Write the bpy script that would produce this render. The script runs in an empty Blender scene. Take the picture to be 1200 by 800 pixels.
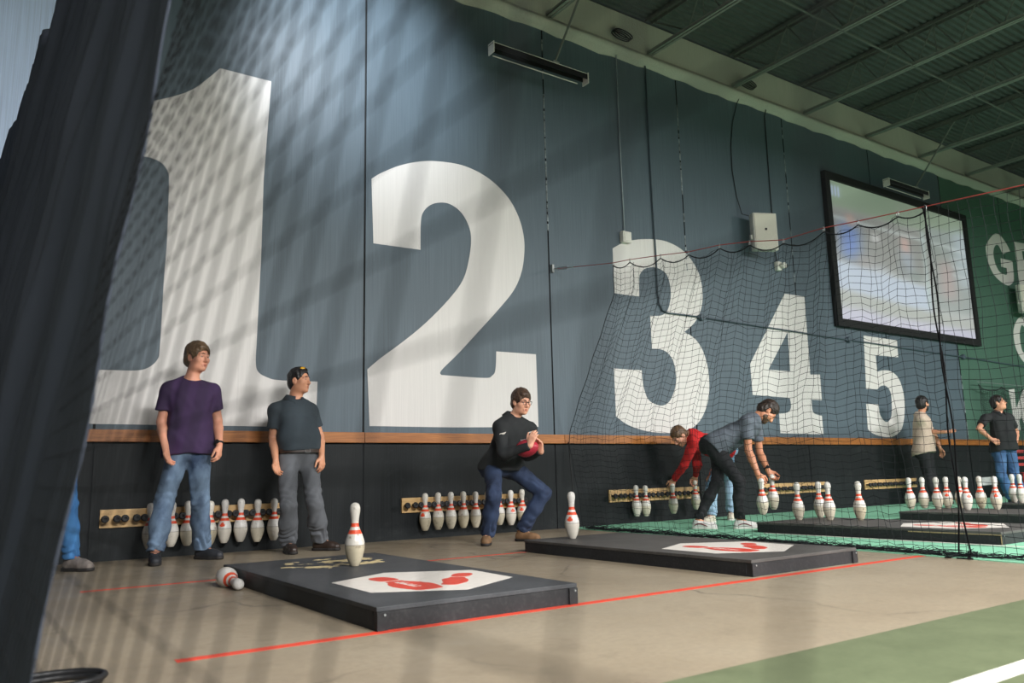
import bpy, bmesh, math, random
import numpy as np
from mathutils import Vector, Matrix
random.seed(7); rng = np.random.default_rng(7)
SC = bpy.context.scene; COL = SC.collection
PI = math.pi
# ------------------------------------------------------------------ camera (fitted to the photograph)
FPX, YAW, PITCH, ROLL = 935.58, 0.605895, 0.166712, -0.02387
CAM = np.array([0.0, -7.5497, 0.6184])
def _basis():
    cy, sy, cp, sp = math.cos(YAW), math.sin(YAW), math.cos(PITCH), math.sin(PITCH)
    fw = np.array([sy*cp, cy*cp, sp]); rt = np.array([cy, -sy, 0]); up = np.cross(rt, fw)
    return rt*math.cos(ROLL)+up*math.sin(ROLL), -rt*math.sin(ROLL)+up*math.cos(ROLL), fw
CR, CU, CF = _basis()
def ray(x, y): return CF + CR*(x-600)/FPX - CU*(y-400)/FPX
def onz(x, y, z=0.0):
    d = ray(x, y); return CAM + d*(z-CAM[2])/d[2]
def ony(x, y, Y=0.0):
    d = ray(x, y); return CAM + d*(Y-CAM[1])/d[1]
def ond(x, y, dep): return CAM + ray(x, y)*dep
def depth(P): return float((np.asarray(P)-CAM) @ CF)
cam = bpy.data.cameras.new('camera'); co = bpy.data.objects.new('camera', cam); COL.objects.link(co)
cam.sensor_width = 36; cam.lens = 36*FPX/1200; cam.clip_start = 0.02; cam.clip_end = 200
M = Matrix.Identity(4)
for i in range(3):
    M[i][0] = CR[i]; M[i][1] = CU[i]; M[i][2] = -CF[i]; M[i][3] = CAM[i]
co.matrix_world = M; SC.camera = co
cam.dof.use_dof = True; cam.dof.focus_distance = 7.6; cam.dof.aperture_fstop = 3.3; cam.dof.aperture_blades = 0
# ------------------------------------------------------------------ materials
def lin(c):
    return tuple(((v/255)/12.92 if v/255 <= .04045 else ((v/255+.055)/1.055)**2.4) for v in c)+(1.0,)
MATS = {}
class NT:
    def __init__(s, name):
        s.m = bpy.data.materials.new(name); s.m.use_nodes = True; s.t = s.m.node_tree
        s.b = s.t.nodes['Principled BSDF']; s.tc = s.n('ShaderNodeTexCoord')
    def n(s, ty, **kw):
        o = s.t.nodes.new(ty)
        for k, v in kw.items(): setattr(o, k, v)
        return o
    def l(s, a, b): s.t.links.new(a, b)
    def mapped(s, scale=(1,1,1), src='Object'):
        mp = s.n('ShaderNodeMapping'); mp.inputs['Scale'].default_value = scale
        s.l(s.tc.outputs[src], mp.inputs['Vector']); return mp.outputs['Vector']
    def noise(s, scale, vec=None, detail=4, rough=.55, dist=0):
        o = s.n('ShaderNodeTexNoise'); o.inputs['Scale'].default_value = scale; o.inputs['Detail'].default_value = detail
        o.inputs['Roughness'].default_value = rough; o.inputs['Distortion'].default_value = dist
        s.l(vec if vec is not None else s.tc.outputs['Object'], o.inputs['Vector']); return o.outputs['Fac']
    def ramp(s, fac, stops):
        o = s.n('ShaderNodeValToRGB'); e = o.color_ramp.elements
        while len(e) < len(stops): e.new(.5)
        for el, (p, c) in zip(e, stops): el.position = p; el.color = c
        s.l(fac, o.inputs['Fac']); return o.outputs['Color']
    def mix(s, fac, a, b, mode='MIX'):
        o = s.n('ShaderNodeMix', data_type='RGBA', blend_type=mode)
        if isinstance(fac, (int, float)): o.inputs[0].default_value = fac
        else: s.l(fac, o.inputs[0])
        for i, v in ((6, a), (7, b)):
            if isinstance(v, tuple): o.inputs[i].default_value = v
            else: s.l(v, o.inputs[i])
        return o.outputs[2]
    def color(s, v):
        if isinstance(v, tuple): s.b.inputs['Base Color'].default_value = v
        else: s.l(v, s.b.inputs['Base Color'])
    def rough(s, v): s.b.inputs['Roughness'].default_value = v
    def bump(s, h, strength=.2, dist=.01):
        o = s.n('ShaderNodeBump'); o.inputs['Strength'].default_value = strength; o.inputs['Distance'].default_value = dist
        s.l(h, o.inputs['Height']); s.l(o.outputs['Normal'], s.b.inputs['Normal'])
def simple(name, rgb, rough=.6, var=.12, scale=20, metal=0, bump=0, spec=.5, stretch=(1,1,1)):
    if name in MATS: return MATS[name]
    t = NT(name); c = lin(rgb); v = t.mapped(stretch)
    f = t.noise(scale, v)
    lo = tuple(x*(1-var) for x in c[:3])+(1,); hi = tuple(min(1, x*(1+var)) for x in c[:3])+(1,)
    t.color(t.ramp(f, [(.3, lo), (.7, hi)])); t.rough(rough); t.b.inputs['Metallic'].default_value = metal
    t.b.inputs['Specular IOR Level'].default_value = spec
    if bump: t.bump(f, bump)
    MATS[name] = t.m; return t.m
def mask(t, sock, lo, hi, a=0.0, b=1.0):
    o = t.n('ShaderNodeMapRange'); o.inputs[1].default_value = lo; o.inputs[2].default_value = hi
    o.inputs[3].default_value = a; o.inputs[4].default_value = b; t.l(sock, o.inputs[0]); return o.outputs[0]
def math2(t, op, a, b=None):
    o = t.n('ShaderNodeMath', operation=op)
    for i, v in enumerate((a, b)):
        if v is None: continue
        if isinstance(v, (int, float)): o.inputs[i].default_value = v
        else: t.l(v, o.inputs[i])
    return o.outputs[0]
def paint_wall(name, rgb, var=.1, rough=.5, bump=.25, scuff=None):
    t = NT(name); c = lin(rgb)
    st = t.noise(1, t.mapped((90, 90, 1.2)), 3)             # broomed vertical streaks of the precast concrete
    big = t.noise(.7, None, 4); fine = t.noise(60, None, 2)
    lo = tuple(x*(1-var*1.6) for x in c[:3])+(1,); hi = tuple(x*(1+var*1.6) for x in c[:3])+(1,)
    col = t.ramp(st, [(.3, lo), (.7, hi)])
    col = t.mix(mask(t, big, .35, .7, 0, .35), col, tuple(x*(1-var*2) for x in c[:3])+(1,))
    if scuff: col = t.mix(mask(t, t.noise(3.2, t.mapped((1, 1, 1.6)), 8, .7), .56, .72, 0, .45), col, lin(scuff))
    t.color(col); t.rough(rough); t.b.inputs['Specular IOR Level'].default_value = .2 if scuff else .4
    t.bump(math2(t, 'ADD', st, math2(t, 'MULTIPLY', fine, .5)), bump, .006)
    MATS[name] = t.m; return t.m
def wood(name, a, b, scale=6, axis='X', rough=.45):
    t = NT(name); s = {'X': (.6, 14, 14), 'Y': (14, .6, 14), 'Z': (14, 14, .6)}[axis]
    g = t.noise(scale, t.mapped(s), 6, .6, .6); big = t.noise(1.3, t.mapped((1, 1, 1)), 3)
    col = t.ramp(g, [(.3, lin(a)), (.7, lin(b))])
    col = t.mix(mask(t, big, .4, .7, 0, .4), col, tuple(x*.55 for x in lin(a)[:3])+(1,))
    t.color(col); t.rough(rough); t.bump(g, .15, .004); MATS[name] = t.m; return t.m
blue_wall = paint_wall('blue_wall_paint', (83, 97, 107))
pale_blue = paint_wall('pale_blue_wall_paint', (180, 200, 230))
green_wall = paint_wall('green_wall_paint', (74, 106, 92))
charcoal = paint_wall('charcoal_wall_paint', (29, 33, 35), .2, .55, .3, (58, 62, 62))
white_paint = paint_wall('white_wall_paint', (214, 211, 208), .035, .5, .15)
pale_band = paint_wall('pale_green_grey_paint', (176, 176, 168), .07, .7, .2)
seam_mat = simple('dark_caulk', (18, 22, 26), .8)
seam_chip = simple('chipped_white_caulk', (120, 128, 132), .8, .9, 9)
def concrete():
    t = NT('concrete_floor'); big = t.noise(.55, None, 6, .6); fine = t.noise(38, None, 4)
    st = t.noise(3.5, None, 8, .72, .4)
    col = t.ramp(big, [(.3, lin((122, 110, 92))), (.5, lin((142, 129, 109))), (.72, lin((154, 142, 122)))])
    col = t.mix(mask(t, fine, .42, .62, 0, .25), col, lin((112, 102, 88)))
    col = t.mix(mask(t, st, .55, .75, 0, .5), col, lin((102, 94, 82)))
    # hairline cracks: the edges of a few big warped cells
    wv = t.n('ShaderNodeVectorMath', operation='ADD'); nz = t.n('ShaderNodeTexNoise'); nz.inputs['Scale'].default_value = 1.6; nz.inputs['Detail'].default_value = 6
    sc = t.n('ShaderNodeVectorMath', operation='SCALE'); sc.inputs['Scale'].default_value = .55
    t.l(t.tc.outputs['Object'], nz.inputs['Vector']); t.l(nz.outputs['Color'], sc.inputs[0]); t.l(t.tc.outputs['Object'], wv.inputs[0]); t.l(sc.outputs[0], wv.inputs[1])
    vo = t.n('ShaderNodeTexVoronoi', feature='DISTANCE_TO_EDGE'); vo.inputs['Scale'].default_value = .42
    t.l(wv.outputs[0], vo.inputs['Vector'])
    crack = mask(t, vo.outputs['Distance'], .0, .006, .75, 0)
    crack = math2(t, 'MULTIPLY', crack, mask(t, t.noise(.8, None, 3), .45, .6))
    col = t.mix(crack, col, lin((70, 63, 55)))
    t.color(col); t.l(mask(t, st, .3, .7, .34, .55), t.b.inputs['Roughness']); t.bump(fine, .12, .003)
    return t.m
concrete_mat = concrete()
def floor_paint():
    t = NT('green_floor_paint'); st = t.noise(5, None, 8, .7); fine = t.noise(45, None, 3)
    col = t.ramp(st, [(.3, lin((84, 92, 66))), (.7, lin((100, 108, 80)))])
    col = t.mix(mask(t, fine, .5, .7, 0, .3), col, lin((74, 82, 58)))
    t.color(col); t.rough(.5); return t.m
green_floor = floor_paint()
white_line_mat = simple('white_floor_paint', (206, 204, 194), .55, .08)
red_line_mat = simple('red_floor_paint', (206, 66, 44), .5, .12, 14)
turf_mat = simple('green_turf', (122, 184, 152), .95, .2, 160, bump=.4)
ledge_wood = wood('stained_ledge_wood', (134, 78, 30), (184, 116, 52))
rack_wood = wood('raw_pine_board', (196, 158, 104), (226, 190, 136), 5)
black_rubber = simple('black_rubber', (26, 26, 28), .6)
def black_deck(name, base, worn, amt, chips=False):
    t = NT(name); st = t.noise(4, None, 8, .7); fine = t.noise(50, None, 4)
    col = t.ramp(st, [(.3, lin(tuple(v*.85 for v in base))), (.7, lin(tuple(v*1.15 for v in base)))])
    col = t.mix(mask(t, fine, .5, .75, 0, amt), col, lin(worn))
    if chips:  # paint knocked off where the pins stand: bare wood shows in a patch at the back of the board
        sx = t.n('ShaderNodeSeparateXYZ'); t.l(t.tc.outputs['Object'], sx.inputs[0])
        dx = math2(t, 'DIVIDE', math2(t, 'SUBTRACT', sx.outputs[0], .56), .42); dy = math2(t, 'DIVIDE', math2(t, 'SUBTRACT', sx.outputs[1], 1.86), .36)
        rr = math2(t, 'ADD', math2(t, 'MULTIPLY', dx, dx), math2(t, 'MULTIPLY', dy, dy))
        zone = mask(t, rr, .5, 1.3, .0, .28)
        chip = t.noise(8, t.mapped((1, 1, 1)), 3, .55)
        cm = mask(t, math2(t, 'SUBTRACT', chip, zone), .535, .55)
        col = t.mix(cm, col, lin((206, 186, 140)))
    t.color(col); t.rough(.55); t.b.inputs['Specular IOR Level'].default_value = .3; t.bump(fine, .1, .003); MATS[name] = t.m; return t.m
deck_a = black_deck('worn_black_plywood', (60, 62, 65), (92, 93, 94), .3, True)
deck_b = black_deck('dusty_black_plywood', (74, 72, 70), (104, 100, 95), .3)
side_blk = black_deck('black_painted_timber', (36, 37, 39), (80, 80, 80), .25)
emblem_white = simple('white_emblem_paint', (212, 206, 198), .5, .06)
emblem_red = simple('red_emblem_paint', (200, 62, 44), .5, .1)
pale_edge = simple('bare_plywood_edge', (150, 132, 100), .7, .3)
net_mat = simple('black_net_twine', (32, 35, 38), .85, spec=.2)
near_net_mat = simple('dark_net_twine', (17, 19, 21), .95, spec=.1)
net_far_mat = simple('black_fine_net_twine', (20, 24, 24), .85)
rope_mat = simple('black_rope', (13, 13, 15), .95, spec=.1)
cable_red = simple('red_coated_cable', (170, 70, 66), .5)
steel = simple('galvanised_steel', (150, 154, 154), .45, .15, metal=.5)
joist_mat = simple('grey_primer_steel', (96, 102, 98), .6, .15)
chord_mat = simple('bounce_lit_primer_steel', (132, 138, 132), .6, .12)  # joist primer lightened; bounce light on the bottom chords put into the colour
deck_metal = simple('dark_metal_deck', (74, 82, 81), .6, .15, 8)
grey_pipe = simple('conduit_grey_paint', (150, 162, 170), .5)
blue_pipe = simple('conduit_dark_blue_paint', (66, 80, 90), .5)
white_plastic = simple('white_plastic', (214, 212, 204), .45, .05)
black_plastic = simple('black_plastic', (20, 20, 22), .5)
cloth_black = simple('black_felt_frame', (10, 11, 13), .8)
# ------------------------------------------------------------------ mesh builder
class MB:
    def __init__(s): s.v = []; s.f = []; s.mi = []
    def add(s, v, f, mi=0):
        o = len(s.v); s.v.extend([tuple(map(float, p)) for p in v]); s.f.extend([tuple(i+o for i in q) for q in f]); s.mi.extend([mi]*len(f))
    def box(s, a, b, mi=0, bev=0.0):
        if bev <= 0:
            x0, y0, z0 = a; x1, y1, z1 = b
            s.add([(x0,y0,z0),(x1,y0,z0),(x1,y1,z0),(x0,y1,z0),(x0,y0,z1),(x1,y0,z1),(x1,y1,z1),(x0,y1,z1)],
                  [(3,2,1,0),(4,5,6,7),(0,1,5,4),(1,2,6,5),(2,3,7,6),(3,0,4,7)], mi); return
        bm = bmesh.new(); bmesh.ops.create_cube(bm, size=1)
        for w in bm.verts: w.co = Vector([(a[i]+b[i])/2+w.co[i]*(b[i]-a[i]) for i in range(3)])
        bmesh.ops.bevel(bm, geom=bm.edges[:], offset=bev, segments=2, affect='EDGES', profile=.6)
        bm.verts.ensure_lookup_table(); s.add([w.co[:] for w in bm.verts], [[w.index for w in q.verts] for q in bm.faces], mi); bm.free()
    def tube(s, pts, r, n=6, mi=0, cap=True, closed=False):
        pts = [np.asarray(p, float) for p in pts]; m = len(pts); rr = r if hasattr(r, '__len__') else [r]*m
        up = None; V = []
        for i, p in enumerate(pts):
            a = pts[(i-1) % m] if closed else pts[max(i-1, 0)]; b = pts[(i+1) % m] if closed else pts[min(i+1, m-1)]
            d = b-a; d = d/(np.linalg.norm(d)+1e-12)
            if up is None: up = np.array([0, 0, 1.0]) if abs(d[2]) < .9 else np.array([1.0, 0, 0])
            u = up-d*(up@d); u /= np.linalg.norm(u)+1e-12; up = u; w = np.cross(d, u)
            for k in range(n):
                t = 2*PI*k/n; V.append(p+rr[i]*(u*math.cos(t)+w*math.sin(t)))
        F = []
        for i in range(m if closed else m-1):
            j = (i+1) % m
            for k in range(n): F.append((i*n+k, i*n+(k+1) % n, j*n+(k+1) % n, j*n+k))
        if cap and not closed: F += [tuple(range(n-1, -1, -1)), tuple((m-1)*n+k for k in range(n))]
        s.add(V, F, mi)
    def lathe(s, prof, n=28, mi=None, o=(0,0,0), ax=None):
        V = []; F = []; MI = []
        A = np.eye(3) if ax is None else ax
        for (r, z) in prof:
            for k in range(n): V.append(np.asarray(o)+A @ np.array([r*math.cos(2*PI*k/n), r*math.sin(2*PI*k/n), z]))
        base = len(s.v); s.v.extend([tuple(p) for p in V])
        for i in range(len(prof)-1):
            for k in range(n):
                s.f.append((base+i*n+k, base+i*n+(k+1) % n, base+(i+1)*n+(k+1) % n, base+(i+1)*n+k))
                s.mi.append(mi(.5*(prof[i][1]+prof[i+1][1])) if callable(mi) else (mi or 0))
        s.f.append(tuple(base+k for k in range(n-1, -1, -1))); s.mi.append(mi(prof[0][1]) if callable(mi) else (mi or 0))
        s.f.append(tuple(base+(len(prof)-1)*n+k for k in range(n))); s.mi.append(mi(prof[-1][1]) if callable(mi) else (mi or 0))
    def build(s, name, mats, parent=None, smooth=False, loc=None, rot=None):
        me = bpy.data.meshes.new(name); me.from_pydata(s.v, [], s.f)
        for m in (mats if isinstance(mats, (list, tuple)) else [mats]): me.materials.append(m)
        me.polygons.foreach_set('material_index', s.mi)
        if smooth: me.polygons.foreach_set('use_smooth', [True]*len(s.f))
        me.update()
        o = bpy.data.objects.new(name, me); COL.objects.link(o)
        if parent is not None: o.parent = parent
        if loc is not None: o.location = loc
        if rot is not None: o.rotation_euler = rot
        return o
def tag(o, label=None, cat=None, group=None, kind=None):
    for k, v in (('label', label), ('category', cat), ('group', group), ('kind', kind)):
        if v: o[k] = v
    return o
def empty(name, loc=(0,0,0), rz=0, label=None, cat=None, group=None):
    o = bpy.data.objects.new(name, None); COL.objects.link(o); o.location = loc; o.rotation_euler = (0, 0, rz); o.empty_display_size = .1
    return tag(o, label, cat, group)
def copy_tree(o, parent=None):
    c = o.copy(); COL.objects.link(c)
    if parent is not None: c.parent = parent
    for ch in list(o.children): copy_tree(ch, c)
    return c
def smoothpoly(pts, seg=6):
    """pts: (x, y[, 'c']) - Catmull-Rom through the points, 'c' marks a sharp corner"""
    n = len(pts); out = []
    for i in range(n):
        p1 = np.array(pts[i][:2], float); p2 = np.array(pts[(i+1) % n][:2], float)
        c1 = len(pts[i]) > 2; c2 = len(pts[(i+1) % n]) > 2
        if c1 and c2: out.append(p1); continue
        p0 = np.array(pts[i-1][:2], float) if not c1 else p1-(p2-p1)*.3
        p3 = np.array(pts[(i+2) % n][:2], float) if not c2 else p2+(p2-p1)*.3
        for k in range(seg):
            t = k/seg
            out.append(.5*((2*p1)+(-p0+p2)*t+(2*p0-5*p1+4*p2-p3)*t*t+(-p0+3*p1-3*p2+p3)*t**3))
    return out
def flat_shape(name, loops, to3d, mat, parent, thick):
    """outline (and holes) in 2-D filled and given a paint film's thickness; to3d maps a 2-D point to space"""
    bm = bmesh.new()
    for lp in loops:
        vs = [bm.verts.new(tuple(to3d(p))) for p in lp]
        for i in range(len(vs)): bm.edges.new((vs[i], vs[(i+1) % len(vs)]))
    bmesh.ops.triangle_fill(bm, use_beauty=True, edges=bm.edges[:])
    bmesh.ops.recalc_face_normals(bm, faces=bm.faces[:])
    g = bmesh.ops.extrude_face_region(bm, geom=bm.faces[:])
    bmesh.ops.translate(bm, verts=[e for e in g['geom'] if isinstance(e, bmesh.types.BMVert)], vec=thick)
    bmesh.ops.recalc_face_normals(bm, faces=bm.faces[:])
    me = bpy.data.meshes.new(name); bm.to_mesh(me); bm.free(); me.materials.append(mat)
    o = bpy.data.objects.new(name, me); COL.objects.link(o)
    if parent is not None: o.parent = parent
    return o
# ================================================================== THE SETTING
# floor: concrete, a green painted apron nearer the camera and a white line on it
b = MB()
def quad(b, x0, y0, x1, y1, z, mi): b.add([(x0,y0,z),(x1,y0,z),(x1,y1,z),(x0,y1,z)], [(0,1,2,3)], mi)
quad(b, -4, -5.72, 34, .0, 0, 0); quad(b, -4, -6.25, 34, -5.72, 0, 1); quad(b, -4, -6.33, 34, -6.25, 0, 2); quad(b, -4, -16, 34, -6.33, 0, 1)
floor = b.build('floor', [concrete_mat, green_floor, white_line_mat]); tag(floor, kind='structure')
def line(x0, x1, yc, w, label, thick=.0012):
    b = MB(); b.box((x0, yc-w/2, .0002), (x1, yc+w/2, thick)); o = b.build('painted_line', red_line_mat, floor); o['label'] = label
line(.69, 5.62, -4.42, .055, 'red painted foul line running along the fronts of the platforms')
line(.66, 5.50, -2.04, .045, 'thin red painted line passing under the platforms')
# back wall: one plane of painted precast panels (pale blue / blue / green over charcoal), 15 mm grooves between them
ZL, ZB, ZP, ZR, XG, X0, X1 = 1.087, .983, 6.29, 7.0, 15.55, -4, 34
b = MB()
def wq(x0, z0, x1, z1, mi, Y=0): b.add([(x0,Y,z0),(x1,Y,z0),(x1,Y,z1),(x0,Y,z1)], [(0,1,2,3)], mi)
groove = [.93-2.44*2, .93-2.44, .93]+[.93+2.44*k for k in range(1, 14)]
xs = [X0]; 
for g in groove:
    if X0 < g < X1: xs += [g-.011, g+.011]
xs += [.6, XG, X1]; xs = sorted(xs)
for a_, c_ in zip(xs[:-1], xs[1:]):
    mid = (a_+c_)/2; isg = (c_-a_) < .03
    if isg:
        for (z0, z1) in ((0, ZP),):
            b.add([(a_,0,z0),(a_,.012,z0),(a_,.012,z1),(a_,0,z1)], [(0,1,2,3)], 5); b.add([(c_,.012,z0),(c_,0,z0),(c_,0,z1),(c_,.012,z1)], [(0,1,2,3)], 5)
            wq(a_, z0, c_, z1, 5, .012)
    else:
        wq(a_, 0, c_, ZB+.05, 3); wq(a_, ZB+.05, c_, ZP, 0 if mid < .6 else (1 if mid < XG else 2))
    wq(a_, ZP, c_, ZR, 4)
wall = b.build('wall_back', [pale_blue, blue_wall, green_wall, charcoal, pale_band, seam_mat]); tag(wall, kind='structure')
b = MB()   # chips of old white filler left in two of the grooves
for gx, z0, z1 in ((5.81, 3.6, 6.25), (8.25, 3.4, 6.1), (10.69, 3.3, 6.2), (15.57, 1.1, 2.6)):
    z = z0
    while z < z1:
        dz = random.uniform(.02, .22)
        if random.random() < .7: b.box((gx-.012+random.uniform(0,.006), -.004, z), (gx+.012-random.uniform(0,.006), .004, z+dz))
        z += dz+random.uniform(.005, .06)
o = b.build('groove_filler', seam_chip, wall); o['label'] = 'chipped pale filler left in the grooves between wall panels'
b = MB(); b.box((-4.1, -16, 0), (-4, .2, ZR)); tag(b.build('wall_left', [pale_band]), kind='structure')
b = MB(); b.box((34, -16, 0), (34.1, .2, ZR)); tag(b.build('wall_right', [pale_band]), kind='structure')
# stained wooden ledge along the wall, in lengths
b = MB()
for a_, c_ in zip((-3.9, 3.37, 5.93, 9.6, 13.2, 16.9, 20.5), (3.37, 5.93, 9.6, 13.2, 16.9, 20.5, 33.9)):
    b.box((a_+.002, -.045, ZB), (c_-.002, -.0005, ZL), 0, .004)
tag(b.build('trim_1', ledge_wood), kind='structure')
# rolled pale lip where the wall paint stops
b = MB(); prof = [(-.002, 6.275)]+[(-.10*math.sin(PI*k/10)-.004, 6.285+.215*k/10) for k in range(11)]+[(-.001, 6.52)]
xsx = np.linspace(-3.95, 33.95, 160); V = []
for x in xsx:
    for k, (y, z) in enumerate(prof): V.append((x, y, z+(.016*math.sin(x*9.1)+.012*math.sin(x*23.7+1) if k < 3 else .004*math.sin(x*3))))
n = len(prof); b.add(V, [(i*n+k, (i+1)*n+k, (i+1)*n+k+1, i*n+k+1) for i in range(159) for k in range(n-1)])
tag(b.build('trim_2', pale_band, smooth=True), kind='structure')
# corrugated roof deck, ribs running along the wall
b = MB(); V = []; ys = []; y = .2
while y > -16: ys += [(y, 7.09), (y-.03, 7.09), (y-.045, 7.055), (y-.085, 7.055), (y-.10, 7.09)]; y -= .10
for (yy, zz) in ys: V += [(-4, yy, zz), (34, yy, zz)]
b.add(V, [(2*i, 2*i+1, 2*i+3, 2*i+2) for i in range(len(ys)-1)])
tag(b.build('ceiling', deck_metal), kind='structure')
# painted numerals and words: films of paint on the wall
wallmap = lambda p: ony(p[0], p[1], -.0005)
N1 = [(258,80,'c'),(318,95.4,'c'),(309,210,'c'),(306,300,'c'),(301,396),(299.7,424),(302.6,435.6),(313,442),(327,445.3),(372,447,'c'),(370,500.5,'c'),(98,496.3,'c'),(100,433,'c'),(129,433.5),(158,434),(173,431),(184.5,421),(187.5,405),(192,329,'c'),(195.6,285,'c'),(198,216),(196.5,201),(189,190.5),(175.5,184.5),(163,183,'c'),(166,121,'c'),(186,117),(210,111),(228,103.5),(243,92.4)]
N2 = [(435.3,209.4,'c'),(446,203),(468,194),(494.4,189),(520.7,189.7),(547,195.4),(573,209.4),(595,231),(608,255),(614,279.4),(614,301),(610.4,321),(601.6,340.7),(584,362.6),(560,389),(536,415),(517,434),(517,439.2,'c'),(566.6,442.7),(576.7,440),(580.6,432.6),(581.5,411.6,'c'),(628,415,'c'),(631,500,'c'),(529.4,500.5),(433,499,'c'),(430.5,432.6,'c'),(446,419.5),(472.5,400),(499,378),(525,351.6),(542.6,327.6),(550,301),(552,279),(549,264),(540.4,248.8),(527,239),(514,237.4),(503,241),(495.3,249.7),(493,262),(492.7,292.6,'c'),(437.5,285,'c')]
N3 = [(717.8,291,'c'),(731,284),(747,280.6),(765.6,280.3),(781,283),(797,291),(809,303),(818.75,320),(822.8,338.75),(822.5,357.5),(817,373),(809,383),(801.6,388.75,'c'),(814,396.6),(823.4,410.6),(829.7,432.5),(831,457.5),(828,476),(820,493),(808,503),(790.6,507),(768.75,506.6),(750,503),(734,496.6),(721.9,487.8,'c'),(719.4,431.6,'c'),(752,433.75,'c'),(753.75,451),(759,467),(768.75,473.75),(778,474.7),(786,468),(791,454),(792,438.75),(789,423),(782,413),(773.4,409),(764,408.4,'c'),(761.9,370,'c'),(775,369.4),(782,363.75),(785.6,351),(785.6,337),(782,323),(775,316),(765.6,313),(756,314.7),(750.6,320),(749,326),(749,347.5,'c'),(720,343.4,'c')]
N4 = [(919.5,344,'c'),(942.5,347.5,'c'),(949.5,438.75,'c'),(960.75,438.75,'c'),(963,468.75,'c'),(951,468,'c'),(951.75,478.75),(954.5,484.5),(963,487,'c'),(965,508.75,'c'),(914.5,507.5,'c'),(913,484.5,'c'),(921,483.75),(925.5,481),(927,475),(925.5,466,'c'),(882,462.5,'c'),(879,426,'c')]
N4h = [(923,389,'c'),(926,435,'c'),(900.5,433,'c')]
N5 = [(1012,393,'c'),(1051,398.75,'c'),(1052.5,418.5,'c'),(1026,416,'c'),(1028,435.5,'c'),(1035,433.75),(1043.75,435),(1052.5,442.5),(1058,457.5),(1060,475),(1059,492.5),(1055,505),(1045,511.75),(1032.5,511),(1022.5,507.5),(1017,502.5,'c'),(1015,473,'c'),(1029.5,473.75,'c'),(1031,485),(1036,493),(1041,493.75),(1044.5,487.5),(1045,475),(1043.75,460),(1038.75,452.5),(1032.5,452),(1028,456,'c'),(1015,455.5,'c')]
LG = [(1165,274),(1172,276),(1179,285),(1183.6,294.4,'c'),(1175,297.6,'c'),(1170,287.6),(1166,288),(1164,296),(1166,308),(1171,318),(1177,321.6),(1180,321),(1179.6,314,'c'),(1173.4,312.4,'c'),(1172.4,302.4,'c'),(1186.4,306,'c'),(1188,326),(1186,332),(1181,334.4),(1173,330),(1165,322),(1159,310),(1155.6,296),(1156,286)]
LR = [(1188,283,'c'),(1204,286,'c'),(1211,294),(1212,304),(1206,312,'c'),(1218,340,'c'),(1209.5,338,'c'),(1201,314.5,'c'),(1203,336.5,'c'),(1195,335,'c')]
LRh = [(1197.5,294,'c'),(1203,295),(1204.5,300),(1203.5,304),(1199,304,'c')]
LC = [(1197.5,371),(1204,375),(1210,386,'c'),(1203,390,'c'),(1200,383),(1197,381),(1195,389),(1195.5,400),(1198,411),(1202,414),(1204.5,410),(1205,404,'c'),(1213,407,'c'),(1211,420),(1204,426),(1198,422),(1191,409.4),(1188,396),(1188,384.7),(1192,374.6)]
LK = [(1182,456.6,'c'),(1188.5,455.5,'c'),(1191,478,'c'),(1199,456.5,'c'),(1208,457.5,'c'),(1200.5,481,'c'),(1214,508,'c'),(1205,507,'c'),(1196.5,488,'c'),(1194.3,493,'c'),(1196,504.5,'c'),(1190,504,'c')]
for nm, loops, lb in (('painted_number', [N1], 'large white painted numeral 1'), ('painted_number', [N2], 'large white painted numeral 2'), ('painted_number', [N3], 'white painted numeral 3'),
                      ('painted_number', [N4, N4h], 'white painted numeral 4'), ('painted_number', [N5], 'small white painted numeral 5'),
                      ('painted_letter', [LG], 'white painted letter G'), ('painted_letter', [LR, LRh], 'white painted letter R beside the G'), ('painted_letter', [LC], 'white painted letter C under the white speaker box'), ('painted_letter', [LK], 'white painted letter K low on the green wall')):
    o = flat_shape(nm, [smoothpoly(l, 5) for l in loops], wallmap, white_paint, wall, (0, -.0015, 0)); o['label'] = lb
# turf of the far lanes
b = MB(); b.add([(5.93,-.02,.0),(34,-.02,.0),(34,-5.9,.0),(5.5,-5.9,.0),(5.6,-4.6,.0),(5.75,-2.4,.0)], [(5,4,3,2,1,0)])
V0 = b.v[:]; b.add([(x, y, .006) for x, y, z in V0], [(0,5,4,3,2,1)][::1]); 
for i in range(6): b.f.append((i, (i+1) % 6, 6+(i+1) % 6, 6+i)); b.mi.append(0)
turf = b.build('turf_mat', turf_mat); tag(turf, 'mint green artificial turf covering the lanes beyond the dividing net', 'turf')
b = MB(); b.box((6.58, -4.9, .0062), (6.635, -2.3, .008)); o = b.build('painted_line', white_line_mat, turf); o['label'] = 'white line beside the third platform'
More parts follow.
